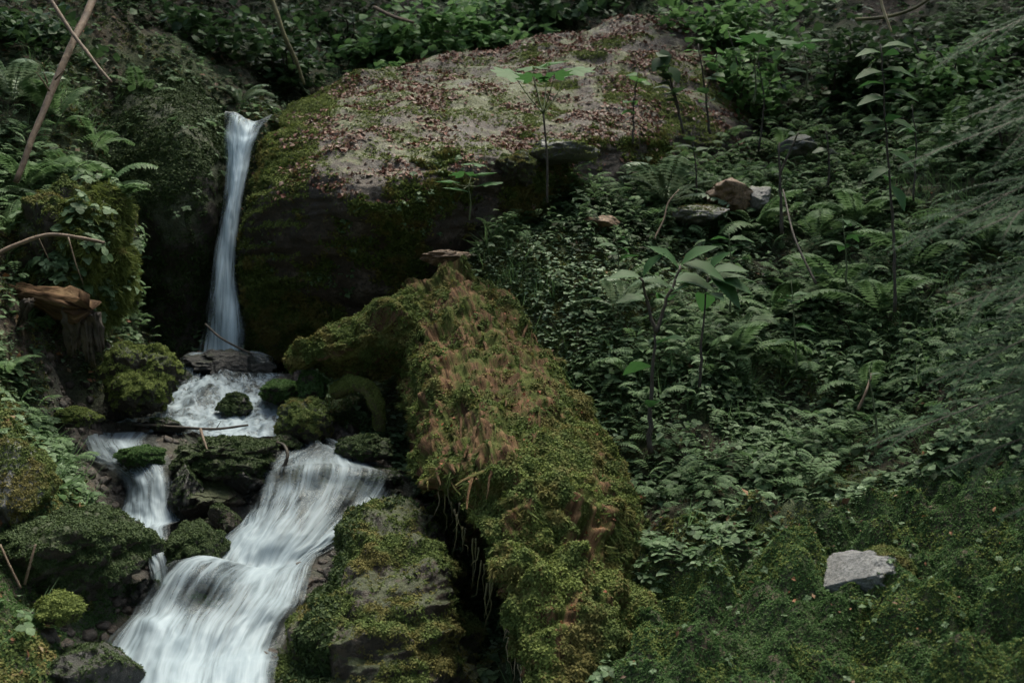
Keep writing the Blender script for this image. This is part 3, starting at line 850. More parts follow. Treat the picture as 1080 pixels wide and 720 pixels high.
def splinter(p, d, nrm, L, w, seed):
    """a torn flat shard of wood: wide at the root, ragged and pointed at the tip, lying along the log"""
    r = np.random.default_rng(seed)
    n = 9
    t = np.linspace(0, 1, n)
    side = norm(np.cross(d, nrm))
    path = p[None] + d[None] * (t * L)[:, None] + nrm[None] * (.012 * np.sin(t * 2.2) * r.uniform(.2, 1))[:, None] + side[None] * (r.normal(0, .002, n).cumsum())[:, None]
    hw = w * (1 - t ** 1.6) * (.75 + .5 * r.random(n)) + .0015
    th = .006 * (1 - .6 * t)
    a = path - side * hw[:, None]; b = path + side * hw[:, None]
    V = np.stack([a - nrm * th[:, None], a + nrm * th[:, None] * .4, path + nrm * th[:, None] * 1.4, b + nrm * th[:, None] * .4, b - nrm * th[:, None]], 1).reshape(-1, 3)
    F = grid_faces(n, 5)
    UV = np.stack([np.repeat(t * L, 5), np.tile(np.linspace(0, w * 2, 5), n)], 1) + seed
    return mesh_np('splinter', V, F, UV, smooth=False)
down = norm(P(520, 560, 4.95) - P(485, 300, 7.1))
for i in range(40):
    if i < 26:
        px, py = 456 + (i * 53 % 70), 446 + (i * 37 % 66)
    else:
        px, py = 480 + (i * 41 % 100), 310 + (i * 67 % 140)
    c = P(px, py, 1)
    d2 = ((LOGV[:, 0] / LOGV[:, 1] - c[0]) ** 2 + (LOGV[:, 2] / LOGV[:, 1] - c[2]) ** 2) * 40 + LOGV[:, 1] * .002
    k = int(np.argmin(d2))
    p = LOGV[k] + LOGN[k] * .004
    dd = norm(down + np.array([random.uniform(-.2, .14), random.uniform(-.1, .1), random.uniform(-.2, .06)]))
    dd = norm(dd - LOGN[k] * (dd @ LOGN[k]) * .9)
    obj('splinter', splinter(p, dd, LOGN[k], random.uniform(.06, .28), random.choice((.003, .004, .006, .009)), i), M['wood_bare'] if i % 3 == 0 else M['wood'], log)
obj('hanging_moss', moss_mesh('log_hanging_moss', LGS, 5200, (.025, .075), lambda c, n: (np.abs(n[:, 2]) < .55) * clump(c, 4, -.05, .2, 91), tuft(6, .07, .6, 8), 0, .5, .1, 1.0), M['moss'], log)
# hanging rootlets and moss strings on the stream side
for i in range(26):
    px = 462 + (i * 29 % 90)
    py = np.interp(px, [455, 480, 505, 530, 555], [500, 530, 585, 650, 725]) + random.uniform(-14, 8)
    Y = np.interp(px, [455, 480, 505, 530, 555], [5.65, 5.12, 4.9, 4.66, 4.45]) + .02
    L = random.uniform(.06, .2)
    p = P(px, py, Y)
    n = 7
    s = np.linspace(0, 1, n)
    w = np.random.default_rng(i).normal(0, .012, (n, 3)).cumsum(0)
    path = p + np.array([.02, .02, -1.])[None] * (s * L)[:, None] + w * s[:, None]
    Vr, Fr = tube(path, np.linspace(.005 if i % 3 else .003, .0012, n), 5, .3, i)
    obj('rootlet', mesh_np('rootlet', Vr, Fr), M['mossy_stick'] if i % 3 else M['straw'], log)
# the broken limb arching out over the stream
LIMB = pixribs([
    [(470, 335, 7.2), (462, 310, 7.0), (440, 302, 6.95), (425, 306, 7.0), (420, 326, 7.15), (430, 350, 7.3)],
    [(455, 376, 7.1), (448, 346, 6.78), (420, 322, 6.7), (392, 318, 6.8), (382, 334, 7.0), (395, 368, 7.2)],
    [(440, 398, 7.0), (428, 368, 6.66), (400, 346, 6.6), (372, 337, 6.7), (355, 346, 6.9), (365, 372, 7.1)],
    [(400, 398, 7.0), (388, 378, 6.66), (365, 360, 6.6), (340, 350, 6.7), (330, 357, 6.85), (340, 376, 7.0)],
    [(352, 392, 6.95), (345, 382, 6.7), (332, 370, 6.64), (318, 362, 6.72), (310, 368, 6.82), (315, 380, 6.9)],
    [(314, 392, 6.86), (309, 390, 6.8), (304, 386, 6.76), (300, 379, 6.78), (298, 378, 6.82), (302, 388, 6.86)]])
V, F, UV, N = loft(LIMB, 16, 14)
V = V + N * (fbm(V * 4, 5, 81) * .07 - np.abs(fbm(V * 9, 3, 83)) * .05 + fbm(np.stack([UV[:, 0] * 3, UV[:, 1] * 14, UV[:, 0] * 0], 1), 3, 82) * .02)[:, None]
limb = obj('limb', mesh_np('limb', V, F, UV), M['wood_dark'], log)
limb['label'] = 'broken mossy limb jutting out over the stream'
LMS = Surf(V, F)
obj('moss', moss_mesh('limb_moss', LMS, 14000, (.018, .05), lambda c, n: np.clip(n[:, 2] + .4, .1, 1) * (.12 + clump(c, 5, -.2, .15, 24)), TUFT_FINE, .2, .5), M['moss'], limb)
pth = catmull([P(352, 414, 6.75), P(372, 404, 6.7), P(390, 412, 6.68), P(398, 430, 6.7), P(400, 452, 6.75)], 6)
Vr, Fr = tube(pth, np.linspace(.05, .035, len(pth)), 9, .4, 4)
rt = obj('root', mesh_np('root', Vr, Fr), M['mossy_stick'], log)
obj('moss', moss_mesh('root_moss', Surf(Vr, Fr[0]), 1500, (.015, .035), lambda c, n: np.clip(n[:, 2] + .4, .05, 1), TUFT_FINE, .1, .5), M['moss_gold'], rt)

# ------------------------------------------------------------------ loose rocks
def ico(sub):
    import bmesh
    bm = bmesh.new()
    bmesh.ops.create_icosphere(bm, subdivisions=sub, radius=1)
    V = np.array([v.co[:] for v in bm.verts]); F = np.array([[v.index for v in f.verts] for f in bm.faces])
    bm.free()
    return V, F
ICO5, ICO4 = ico(6), ico(5)
def rock(name, px, py, Y, w, h, depth, seed, mat, label, moss=None, n_moss=0, rough=.16, facets=0, tilt=0, moss_size=(.012, .035), mw=None, group=None, cat='rock', big=False):
    U, F = ICO5 if big else ICO4
    r = np.random.default_rng(seed)
    d = fbm(U * 1.1 + seed * 3.1, 4, seed) * rough * 2.2 + fbm(U * 3.2 + seed, 4, seed + 5) * rough * 1.0
    V = U * (1 + d)[:, None]
    for k in range(facets):
        n = norm(r.normal(0, 1, 3) + np.array([0, -.3, .1])); o = r.uniform(.55, .8)
        ex = np.maximum(V @ n - o, 0)
        V = V - ex[:, None] * n[None] * .92
    V = V + norm(U) * (fbm(U * 9 + seed, 3, seed + 7) * rough * .12)[:, None]
    V = V - (V.max(0) + V.min(0)) / 2
    V = V / ((V.max(0) - V.min(0)) / 2)
    sc = np.array([w / 2400 * Y, depth, h / 2400 * Y])
    V = V * sc
    if tilt:
        c, s = math.cos(tilt), math.sin(tilt)
        V = V @ np.array([[c, 0, s], [0, 1, 0], [-s, 0, c]])
    o = obj(name, mesh_np(name, V, F), mat)
    loc = P(px, py, Y + depth * .55)
    o.location = loc
    tag(o, label, cat, group)
    if moss:
        me = moss_mesh(name + '_moss', Surf(V, F), n_moss, moss_size, mw or (lambda c, n: np.clip((n[:, 2] + .05 + .5 * fbm(c * 9 + loc, 3, seed)) * 1.6, .015, 1) * (.15 + clump(c + loc, 6, -.3, .1, seed))), TUFT_FINE, .3, .4)
        obj('moss', me, M[moss], o)
    return o, V, F
rock('flat_rock', 241, 387, 7.6, 104, 40, .24, 3, M['wet_rock'], 'flat wet black rock splitting the foot of the waterfall', None, 0, .14, 2, big=True)
rock('mossy_stone', 248, 429, 6.86, 38, 32, .12, 4, M['wet_rock'], 'small dark mossy stone standing in the middle of the white stream', 'moss_dark', 1800)
rock('mossy_stone', 322, 444, 6.5, 60, 54, .2, 6, M['dark_rock'], 'mossy stone at the water edge under the broken limb', 'moss', 3600, .12)
rock('mossy_stone', 298, 414, 6.9, 52, 28, .18, 8, M['dark_rock'], 'low green mossy stone behind the stone under the broken limb', 'moss_carpet', 3000)
rock('mossy_stone', 329, 408, 6.75, 34, 36, .15, 9, M['dark_rock'], 'bright green moss cushion tucked below the tip of the broken limb', 'moss_carpet', 2200)
rock('mossy_stone', 148, 481, 6.0, 52, 24, .13, 10, M['wet_rock'], 'dark green moss cushion just above the little curtain fall', 'moss_carpet', 3000)
rock('ledge_rock', 238, 482, 6.0, 112, 46, .28, 12, M['dark_rock'], 'dark mossy ledge rock dividing the two cascades', 'moss_dark', 4200, .2, big=True)
rock('ledge_stone', 218, 526, 5.85, 92, 70, .25, 14, M['brown_rock'], 'reddish brown wet stone under the dividing ledge', None, 0, .2, 4, big=True)
rock('ledge_stone', 92, 516, 6.1, 60, 44, .2, 15, M['wet_rock'], 'wet black stone beside the curtain fall veined with thin water', None, 0, .2, 3)
rock('mossy_rock', 207, 580, 5.28, 62, 66, .24, 16, M['dark_rock'], 'mossy sloping rock between the thin rill and the broad cascade', 'moss_dark', 4500, .14, tilt=.5)
rock('mossy_mound', 72, 588, 4.66, 196, 112, .42, 18, M['dark_rock'], 'large dark moss mound beside the thin rill', 'moss_dark', 15000, .12, big=True, tilt=.12, moss_size=(.015, .04))
rock('mossy_stone', 64, 643, 4.32, 54, 36, .1, 20, M['dark_rock'], 'small golden moss cushion below the large dark moss mound', 'moss_gold', 2600)
rock('mossy_rock', 12, 514, 4.75, 96, 112, .25, 22, M['slate_rock'], 'grey-faced rock with a mossy top above the dark moss mound', 'moss', 3600, .14, 3, mw=lambda c, n: np.clip(n[:, 2] - .25, 0, 1) + (c[:, 0] > .08) * .5)
rock('mossy_boulder', 150, 400, 6.5, 86, 82, .3, 24, M['dark_rock'], 'rounded mossy boulder on the bank with a golden green top', 'moss_gold', 8000, .16, big=True)
rock('mossy_stone', 82, 440, 6.1, 52, 22, .1, 25, M['dark_rock'], 'low golden moss patch on the bank beside the upper stream', 'moss_gold', 1800)
rock('mossy_stone', 385, 474, 6.3, 62, 34, .14, 26, M['dark_rock'], 'shaded mossy stone in the hollow under the log', 'moss_dark', 1500)
rock('wet_rock', 98, 712, 4.2, 100, 70, .2, 27, M['wet_rock'], 'wet black rock at the edge of the lowest white water', 'moss_dark', 700, .14, 2)
for i, (px, py, Y, w, h, d, fc, lab) in enumerate([
    (62, 500, 5.9, 54, 44, .16, 4, 'wet black stone beside the bank herbs, below the side stream'),
    (196, 522, 5.78, 40, 66, .14, 4, 'upright wet stone at the edge of the little curtain fall'),
    (258, 505, 5.95, 48, 36, .14, 4, 'wet stone at the lip of the broad cascade beneath the ledge'),
    (234, 548, 5.7, 40, 38, .12, 5, 'rust-dark wet stone against the broad cascade'),
    (120, 560, 5.5, 60, 34, .16, 4, 'flat wet stone between the dark moss mound and the rill'),
    (140, 596, 5.25, 44, 52, .14, 4, 'dark wet stone where the thin rill meets the moss mound'),
    (150, 628, 5.0, 50, 40, .14, 4, 'small wet stone at the bend of the white cascade'),
    (178, 448, 6.5, 44, 16, .1, 3, 'low wet stone breaking the upper stream'),
    (300, 466, 6.4, 40, 18, .1, 3, 'brown wet stone between the upper stream and the broad cascade'),
    (402, 505, 6.2, 50, 26, .12, 3, 'wet stone in the shaded water under the log'),
    (186, 396, 7.4, 34, 20, .12, 3, 'wet stone at the foot of the fall on the shaded side')]):
    rock('wet_stone', px, py, Y, w, h, d, 60 + i, M['brown_rock'] if i in (3, 8) else M['wet_rock'], lab, 'moss_dark', 250, .2, fc, group='wet stones along the stream')
def gm(c, n):
    return (c[:, 0] > .055) * np.clip(n[:, 2] + .6, 0, 1) * clump(c, 6, -.5, 0, 4)
rock('grey_rock', 905, 606, 4.6, 126, 52, .2, 58, M['grey_rock'], 'pale grey angular rock lying on the green moss carpet', 'moss', 2600, .09, 4, tilt=.2, mw=gm, big=True)
rock('tan_stone', 769, 206, 8.2, 58, 36, .2, 31, M['tan_rock'], 'orange-brown stone among the ferns below the boulder', None, 0, .2, 5)
rock('slate_stone', 797, 210, 8.25, 30, 30, .12, 32, M['slate_rock'], 'small dark grey stone touching the orange-brown stone', None, 0, .16, 4)
rock('slate_stone', 738, 226, 8.0, 64, 22, .18, 33, M['slate_rock'], 'low flat grey stone in front of the orange-brown stone', 'moss', 400, .14, 4)
rock('tan_stone', 634, 236, 7.8, 42, 20, .14, 34, M['tan_rock'], 'small tan stone half buried in the herbs above the log', None, 0, .16, 4)
rock('brown_stone', 470, 272, 7.3, 56, 18, .15, 35, M['tan_rock'], 'flat brown stone behind the top end of the log', None, 0, .16, 3)
rock('slate_stone', 842, 153, 8.9, 40, 24, .2, 36, M['slate_rock'], 'grey stone up the slope beyond the ferns', None, 0, .16, 4)
rock('mossy_stone', 592, 160, 7.95, 84, 28, .25, 37, M['slate_rock'], 'flat yellow-mossed stone at the foot of the umbrella-leaved plant', 'moss_gold', 1500, .14, 3)
rock('mossy_stone', 545, 178, 7.8, 50, 40, .2, 38, M['dark_rock'], 'dark rounded mossy stone against the lower face of the boulder', 'moss', 1600)
# mossy overhanging bank with drooping moss
bank, KV, KF = rock('mossy_bank_rock', 84, 268, 6.6, 128, 168, .42, 39, M['dark_rock'], 'tall overhanging bank rock draped in hanging moss', 'moss', 7000, .16, big=True, moss_size=(.02, .05))
me = moss_mesh('hanging_moss', Surf(KV, KF), 6500, (.025, .085), lambda c, n: (c[:, 0] > .02) * (n[:, 1] < .2) * clump(c, 3, -.3, .1, 5), tuft(6, .07, .6, 8), 0, .5, .1, 1.0)
obj('hanging_moss', me, M['moss_gold'], bank)

# rotten stump on the bank
stump = empty('rotten_stump', P(66, 320, 6.2))
stump['world_parts'] = 1
tag(stump, 'broken rotten brown log end sticking out of the bank', 'log')
def snag(a, b, ra, rb, seed, amp):
    """a rotten piece of timber: fibrous, with ragged open ends"""
    n, m = 34, 30
    t = np.linspace(0, 1, n)
    th = np.linspace(0, 2 * math.pi, m, endpoint=False)
    ax = norm(b - a); u = norm(np.cross(ax, np.array([0, 0, 1.]))); v = np.cross(u, ax)
    rr_ = np.random.default_rng(seed)
    rag = fbm(np.stack([np.cos(th) * 2, np.sin(th) * 2, th * 0 + seed], 1), 3, seed)
    V = []
    for i in range(n):
        rad = ra + (rb - ra) * t[i]
        q = np.stack([np.cos(th) * 1.5 , np.sin(th) * 1.5, np.full(m, t[i] * 1.6 + seed)], 1)
        k = 1 + amp * fbm(q, 4, seed) + amp * .5 * fbm(q * np.array([5, 5, 1]), 3, seed + 1)
        off = rag * .12 * (t[i] ** 3) + (-rag) * .05 * ((1 - t[i]) ** 3)
        k = k * (1 if i not in (0, n - 1) else .15)
        V.append(a + ax * (t[i] * np.linalg.norm(b - a)) + ax * off[:, None] + (np.cos(th) * k * rad)[:, None] * u + (np.sin(th) * k * rad * .8)[:, None] * v)
    V = np.concatenate(V)
    i = (np.arange(n - 1)[:, None] * m + np.arange(m)[None]).reshape(-1)
    j = (np.arange(n - 1)[:, None] * m + (np.arange(m)[None] + 1) % m).reshape(-1)
    UV = np.stack([np.repeat(t * np.linalg.norm(b - a), m), np.tile(th / 6.283 * .4, n)], 1)
    return V, np.stack([i, j, j + m, i + m], 1), UV
Vs, Fs, Us = snag(P(14, 308, 6.45), P(90, 326, 6.08), .06, .09, 5, .55)
obj('wood', mesh_np('stump_wood', Vs, Fs, Us), M['wood_bare'], stump)
for i, (a_, b_, r_) in enumerate([((82, 326), (77, 366), .05), ((98, 332), (104, 362), .035), ((92, 338), (94, 376), .03), ((30, 318), (22, 338), .03)]):
    Vs, Fs, Us = snag(P(*a_, 6.1), P(*b_, 6.16), r_, r_ * .6, 20 + i, .8)
    obj('bark_strip', mesh_np('bark_strip', Vs, Fs, Us), M['trunk'], stump)

# ------------------------------------------------------------------ fallen branches and twigs
def branch(name, pts, r0, r1, mat, label, twigs=(), cat='branch', group=None):
    pth = catmull([P(*p) for p in pts], 7)
    pth = pth + fbm(pth * 2.5 + len(label), 2, 3)[:, None] * np.array([1, .5, .6]) * r0 * .6
    V, F = tube(pth, np.linspace(r0, r1, len(pth)), 9, .14, len(label))
    o = obj(name, mesh_np(name, V, F), mat)
    tag(o, label, cat, group)
    for a in twigs:
        V, F = tube(catmull([P(*p) for p in a], 4), np.linspace(r0 * .4, r0 * .12, (len(a) - 1) * 4 + 1), 5)
        obj('twig', mesh_np('twig', V, F), mat, o)
    return o
branch('dead_branch', [(18, 192, 6.7), (36, 142, 6.8), (54, 95, 6.95), (74, 50, 7.1), (92, 14, 7.3), (114, -40, 7.6)], .017, .026, M['stick'],
       'thick dead branch leaning on the shaded bank with a peeled pale patch', [[(52, 96, 6.9), (44, 84, 6.85), (38, 76, 6.8)], [(58, 84, 6.95), (68, 74, 6.9)], [(50, 88, 6.9), (46, 76, 6.85)]])
branch('dead_stick', [(48, -6, 7.2), (76, 34, 7.1), (100, 66, 7.0), (118, 87, 6.95)], .014, .008, M['stick'], 'thin dead stick crossing behind the leaning dead branch')
branch('dead_stick', [(-12, 272, 5.6), (18, 258, 5.65), (50, 248, 5.7), (86, 251, 5.75), (111, 256, 5.8)], .012, .008, M['stick'], 'bare crooked stick lying across the hanging moss of the bank', [[(40, 250, 5.7), (46, 262, 5.7), (52, 275, 5.72)], [(72, 250, 5.7), (80, 278, 5.7), (88, 300, 5.72)]])
branch('dead_stick', [(284, -5, 9.6), (300, 35, 9.6), (312, 66, 9.65), (320, 90, 9.7)], .022, .012, M['mossy_stick'], 'dark mossy stick hanging down above the top of the waterfall')
branch('dead_stick', [(395, 8, 11.2), (415, 18, 11), (436, 24, 10.9)], .02, .014, M['stick'], 'pale stick among the leafy bushes behind the boulder')
branch('dead_stick', [(926, -10, 6.6), (932, 12, 6.6), (940, 34, 6.6)], .010, .006, M['straw'], 'pale broken stick standing above the tall leafy stalk')
branch('dead_branch', [(902, 21, 9.6), (935, 18, 9.5), (962, 10, 9.4), (985, -4, 9.3)], .016, .012, M['mossy_stick'], 'grey fallen branch lying high on the slope beside the conifer', )
branch('dead_stick', [(216, 342, 7.8), (232, 356, 7.74), (250, 366, 7.7), (268, 374, 7.66)], .008, .006, M['stem'], 'thin black twig across the foot of the waterfall')
branch('dead_stick', [(140, 447, 6.5), (180, 450, 6.45), (225, 452, 6.4), (262, 448, 6.42)], .009, .006, M['stem'], 'long dark twig lying across the upper stream', [[(172, 449, 6.45), (170, 436, 6.45)], [(228, 452, 6.4), (233, 444, 6.4)]])
branch('dead_stick', [(212, 452, 6.1), (216, 466, 6.0), (221, 480, 5.95)], .008, .005, M['stick'], 'short brown twig drooping over the dividing ledge')
branch('dead_stick', [(296, 500, 6.1), (303, 482, 6.1), (300, 470, 6.15), (292, 466, 6.2)], .012, .006, M['stem'], 'curled black twig at the lip of the broad cascade')
branch('dead_stick', [(22, 620, 4.3), (10, 596, 4.3), (0, 574, 4.32)], .005, .004, M['stick'], 'pale thin twig standing on the dark moss, leaning outward')
branch('dead_stick', [(26, 616, 4.3), (32, 592, 4.3), (37, 574, 4.32)], .005, .004, M['stick'], 'pale thin twig standing upright beside the outward-leaning one')
branch('dead_stick', [(860, 300, 7.0), (838, 250, 7.2), (826, 200, 7.6)], .008, .006, M['stem'], 'bare dark twig leaning over the ferns')
branch('dead_branch', [(690, 252, 7.2), (700, 232, 7.25), (705, 214, 7.3), (716, 200, 7.35)], .006, .004, M['stick'], 'thin curved dry stalk above the forked sapling')
branch('dead_stick', [(905, 432, 5.6), (914, 412, 5.6), (919, 394, 5.65)], .008, .005, M['stick'], 'short brown stick standing under the lowest conifer bough')

# ------------------------------------------------------------------ ferns
def frond_mesh(L, n, width, droop, seed, name='frond'):
    r = np.random.default_rng(seed)
    s = np.linspace(0, 1, n)
    ang = R(62) - droop * s ** 1.3
    step = L / n
    y = np.concatenate([[0], np.cumsum(np.cos(ang) * step)[:-1]])
    z = np.concatenate([[0], np.cumsum(np.sin(ang) * step)[:-1]])
    path = np.stack([.03 * L * np.sin(s * 3 + seed), y, z], 1)
    tv, tf = tri_leaf(.17, .02, .12)
    pts, fr, sc = [], [], []
    T = norm(np.gradient(path, axis=0))
    for i in range(2, n):
        w = width * math.sin(math.pi * min(1, (.08 + .92 * (1 - s[i])) ** .8 * .93)) ** .8 * (1 if s[i] > .12 else .6)
        up = np.cross(np.array([1., 0, 0]), T[i])
        for sg in (-1, 1):
            d = norm(np.array([sg * 1.0, 0, 0]) + T[i] * (.35 + .08 * r.normal()) - up * .22)
            x = norm(np.cross(d, up))
            pts.append(path[i]); fr.append(np.stack([x, d, np.cross(x, d)], 1)); sc.append((w * 1.1, w, w))
    V1, F1 = spread(tv, tf, np.array(pts), np.array(fr), np.array(sc))
    V2, F2 = tube(path, np.linspace(.005, .0015, n) * L * 1.6, 4)
    V, F = tubes([(V1, [F1]), (V2, F2)])
    return mesh_np(name, V, F, smooth=False)
FRONDS = [frond_mesh(.62, 22, .13, R(75) + .5 * k * .3, k) for k in range(4)]
FRONDS_P = [m.copy() for m in FRONDS]
for m in FRONDS: m.materials.append(M['fern'])
for m in FRONDS_P: m.materials.append(M['fern_pale'])
def fern(px, py, Y, size, n, label, group='ferns on the slope', pale=False, seed=0, az=None, ground_it=True):
    p = P(px, py, Y)
    if ground_it:
        p = on_ground(px, py)
    e = empty('fern', p, 0, 1)
    tag(e, label, 'fern', group)
    r = np.random.default_rng(seed + int(px * 7 + py))
    for k in range(n):
        a = r.uniform(0, 6.283) if az is None else az + r.normal(0, .25)
        if az is None:
            a = k * 6.283 / n + r.normal(0, .3)
        o = obj('frond', (FRONDS_P if pale else FRONDS)[int(r.integers(4))], None, e)
        s = size * r.uniform(.75, 1.15)
        o.scale = (s, s, s)
        o.rotation_euler = (r.normal(0, .18) - .05, r.normal(0, .15), a)
    return e
SL, BK = 'ferns on the slope', 'ferns on the shaded bank'
for a in [
    (702, 222, 8.0, 1.05, 8, 'upright pale fern below the boulder, beside the orange-brown stone', SL, True),
    (655, 330, 6.8, .75, 5, 'small fern arching over the herbs just above the log', SL, True),
    (800, 250, 8.0, .8, 7, 'fern between the orange-brown stone and the dark thin sapling', SL),
    (862, 255, 8.0, 1.0, 8, 'wide layered fern on the slope beyond the dark thin sapling', SL),
    (905, 240, 8.0, .9, 7, 'fern growing at the foot of the tall leafy stalk', SL),
    (880, 320, 7.2, 1.0, 8, 'broad fern on the slope under the tall leafy stalk', SL),
    (820, 335, 7.2, .9, 7, 'low spreading fern beside the thin upright sapling', SL),
    (775, 380, 6.7, .85, 7, 'bright fern at the foot of the thin upright sapling', SL),
    (930, 335, 7.0, .9, 7, 'fern in front of the dark conifer boughs, beside the stalk base', SL),
    (965, 285, 7.4, .9, 7, 'dim fern half hidden behind the upper conifer boughs', SL),
    (850, 400, 6.5, .7, 6, 'small fern in the herbs below the broad fern', SL),
    (920, 420, 6.2, .75, 6, 'dim fern behind the lowest conifer bough', SL),
    (640, 150, 8.6, .6, 6, 'small fern against the foot of the boulder', SL),
    (765, 160, 9.0, .75, 7, 'fern at the far end of the boulder under the leafy saplings', SL),
    (830, 170, 9.0, .8, 7, 'fern beside the grey stone up the slope', SL),
    (890, 110, 9.4, .9, 7, 'fern high on the slope beside the dark gap', SL),
    (960, 110, 9.0, .9, 7, 'fern high on the slope beneath the topmost conifer bough', SL),
    (1010, 160, 8.2, .9, 7, 'fern on the slope behind the middle conifer boughs', SL),
    (1040, 260, 7.2, .9, 7, 'fern on the dark slope beside the conifer trunk', SL),
    (660, 400, 6.6, .5, 5, 'little fern beside the log where its bark is torn', SL),
    (14, 108, 7.4, .8, 7, 'pale fern at the top of the bank beside the leaning branch', BK, True),
    (26, 200, 6.7, .75, 7, 'fern at the foot of the leaning dead branch', BK),
    (70, 190, 7.0, .75, 7, 'fern above the hanging moss of the bank', BK),
    (55, 225, 6.6, .5, 5, 'small pale fern on top of the mossy bank rock', BK, True),
    (8, 250, 6.2, .6, 6, 'fern above the bare crooked stick on the bank', BK),
    (30, 345, 6.0, .45, 5, 'small fern beside the broken rotten log end', BK),
    (5, 400, 5.6, .5, 6, 'small fern low on the bank above the grey-faced rock', BK),
    (150, 110, 8.6, .6, 6, 'dim fern on top of the shaded boulder', BK),
    (60, 130, 8.0, .7, 6, 'dim fern behind the leaning dead branch', BK),
    (100, 160, 7.9, .7, 6, 'fern in the shade between the leaning branch and the shaded boulder', BK),
    (255, 112, 9.2, .5, 6, 'small pale fern at the top of the waterfall', BK, True),
]:
    fern(*a[:7], pale=len(a) > 7 and a[7])
# long single fronds hanging over the dark rock
fern(112, 205, 6.9, .62, 2, 'long-fronded fern reaching over the dark rock towards the waterfall', BK, False, 3, -1.45, False)
fern(118, 218, 6.8, .55, 2, 'drooping two-fronded fern under the long-fronded fern', BK, False, 8, -2.0, False)

# ------------------------------------------------------------------ broad-leaved plants and saplings
def lobed_leaf(lobes=7, depth=.32):
    n = lobes * 6
    th = np.linspace(-2.75, 2.75, n)
    rr = 1 - depth * (.5 + .5 * np.cos(th / 5.5 * lobes * 2 * math.pi + math.pi)) - .10 * np.abs(th / 2.75) ** 2
    rr = rr * (1 + .05 * np.cos(th * 40))
    V = np.stack([np.sin(th) * rr, np.cos(th) * rr, -.22 * rr ** 2 + .05 * np.cos(th / 5.5 * lobes * 2 * math.pi)], 1)
    V = np.concatenate([V, [[0, 0, 0]]])
    F = np.array([(n, i + 1, i) for i in range(n - 1)])
    return V, F
LOBED = lobed_leaf()
def place_leaf(tpl, p, d, up, L, wide=1.0):
    d = norm(np.asarray(d, float)); up = norm(np.asarray(up, float))
    x = norm(np.cross(d, up)); z = np.cross(x, d)
    V = (tpl[0] * np.array([L * wide, L, L])) @ np.stack([x, d, z], 0) + p
    return V, tpl[1]
def local_obj(name, VF, mat, e, smooth=True):
    V, F = VF
    return obj(name, mesh_np(name, V - np.array(e.location), F, smooth=smooth), mat, e)

def umbrella_plant(base, top, leaves, Y, label, seed, r=.008, stem='stem'):
    b = P(*base, Y)
    e = empty('broad_leaf_plant', b)
    tag(e, label, 'plant', 'umbrella-leaved plants')
    t = P(*top, Y)
    path = catmull([b, (b + t) / 2 + np.array([.012, 0, 0]), t], 6)
    local_obj('stem', tube(path, np.linspace(r, r * .75, len(path)), 7, .2), M[stem], e)
    rr = np.random.default_rng(seed)
    for (px, py, dy, size) in leaves:
        q = P(px, py, Y + dy)
        pp = catmull([t, (t + q) / 2 + np.array([0, 0, -.015]), q], 4)
        st = local_obj('leaf_stalk', tube(pp, np.linspace(r * .5, r * .3, len(pp)), 5), M['green_stem'], e)
        d = q - t
        d[2] *= .15
        lf = place_leaf(LOBED, q, d, np.array([0, -.28, 1]) + rr.normal(0, .12, 3), size)
        local_obj('leaf', lf, M['broad'], e)
umbrella_plant((577, 214), (573, 120), [(540, 76, -.05, .15), (561, 70, .15, .13), (578, 66, .2, .15), (603, 72, .05, .17), (585, 78, -.2, .13), (562, 80, -.2, .12)], 7.35,
               'single-stemmed plant with a flat umbrella of bright leaves standing before the boulder', 3)
umbrella_plant((795, 110), (796, 70), [(786, 42, 0, .16), (806, 33, .1, .16), (795, 40, -.15, .15)], 9.2, 'umbrella-leaved plant at the dark edge beyond the boulder, its leaves hanging', 4, .008, 'green_stem')
umbrella_plant((850, 100), (849, 56), [(836, 43, 0, .15), (858, 41, .05, .15), (848, 47, -.15, .13), (840, 72, -.1, .10)], 9.1, 'flat umbrella-leaved plant standing apart beside the dark gap', 5, .008, 'green_stem')
umbrella_plant((495, 232), (494, 196), [(474, 190, 0, .10), (490, 182, -.1, .11), (508, 182, 0, .11), (482, 198, -.15, .1), (516, 192, -.05, .1), (500, 172, .1, .1)], 7.35, 'low leafy plant against the dark lower face of the boulder', 6, .006, 'green_stem')

LANCE = oval_leaf(.26, .07, .22)
OVAL = oval_leaf(.38, .05, .15)
def sapling(paths, Y, label, leaves, leaf_len, mat, seed, r=.008, tpl=LANCE, name='sapling', group='leafy saplings', stem='stem', dens=None, fixed=()):
    b = P(*paths[0][0], Y)
    e = empty(name, b)
    tag(e, label, 'plant', group)
    rr = np.random.default_rng(seed)
    tb, tips = [], []
    for k, pth in enumerate(paths):
        c = catmull([P(p[0], p[1], Y + (p[2] if len(p) > 2 else 0)) for p in pth], 6)
        c = c + rr.normal(0, .003, c.shape)
        local_obj('stem' if k == 0 else 'side_stem', tube(c, np.linspace(r * (1 if k == 0 else .7), r * .4, len(c)), 6, .25, seed + k), M[stem], e)
        tips.append(c)
    for i in range(leaves):
        c = tips[i % len(tips)]
        f = rr.uniform(.35 if dens is None else dens, 1)
        j = int(f * (len(c) - 1))
        a = rr.uniform(0, 6.283)
        d = np.array([math.cos(a), .7 * math.sin(a), rr.uniform(-.15, .4)])
        L = leaf_len * rr.uniform(.7, 1.2)
        local_obj('leaf', place_leaf(tpl, c[j], d, np.array([0, -.2, 1]) + rr.normal(0, .25, 3), L), M[mat], e)
    for (px, py, dx, dz, L) in fixed:
        local_obj('leaf', place_leaf(tpl, P(px, py, Y - .02), np.array([dx, -.25, dz]), np.array([0, -.6, 1.]), L), M[mat], e)
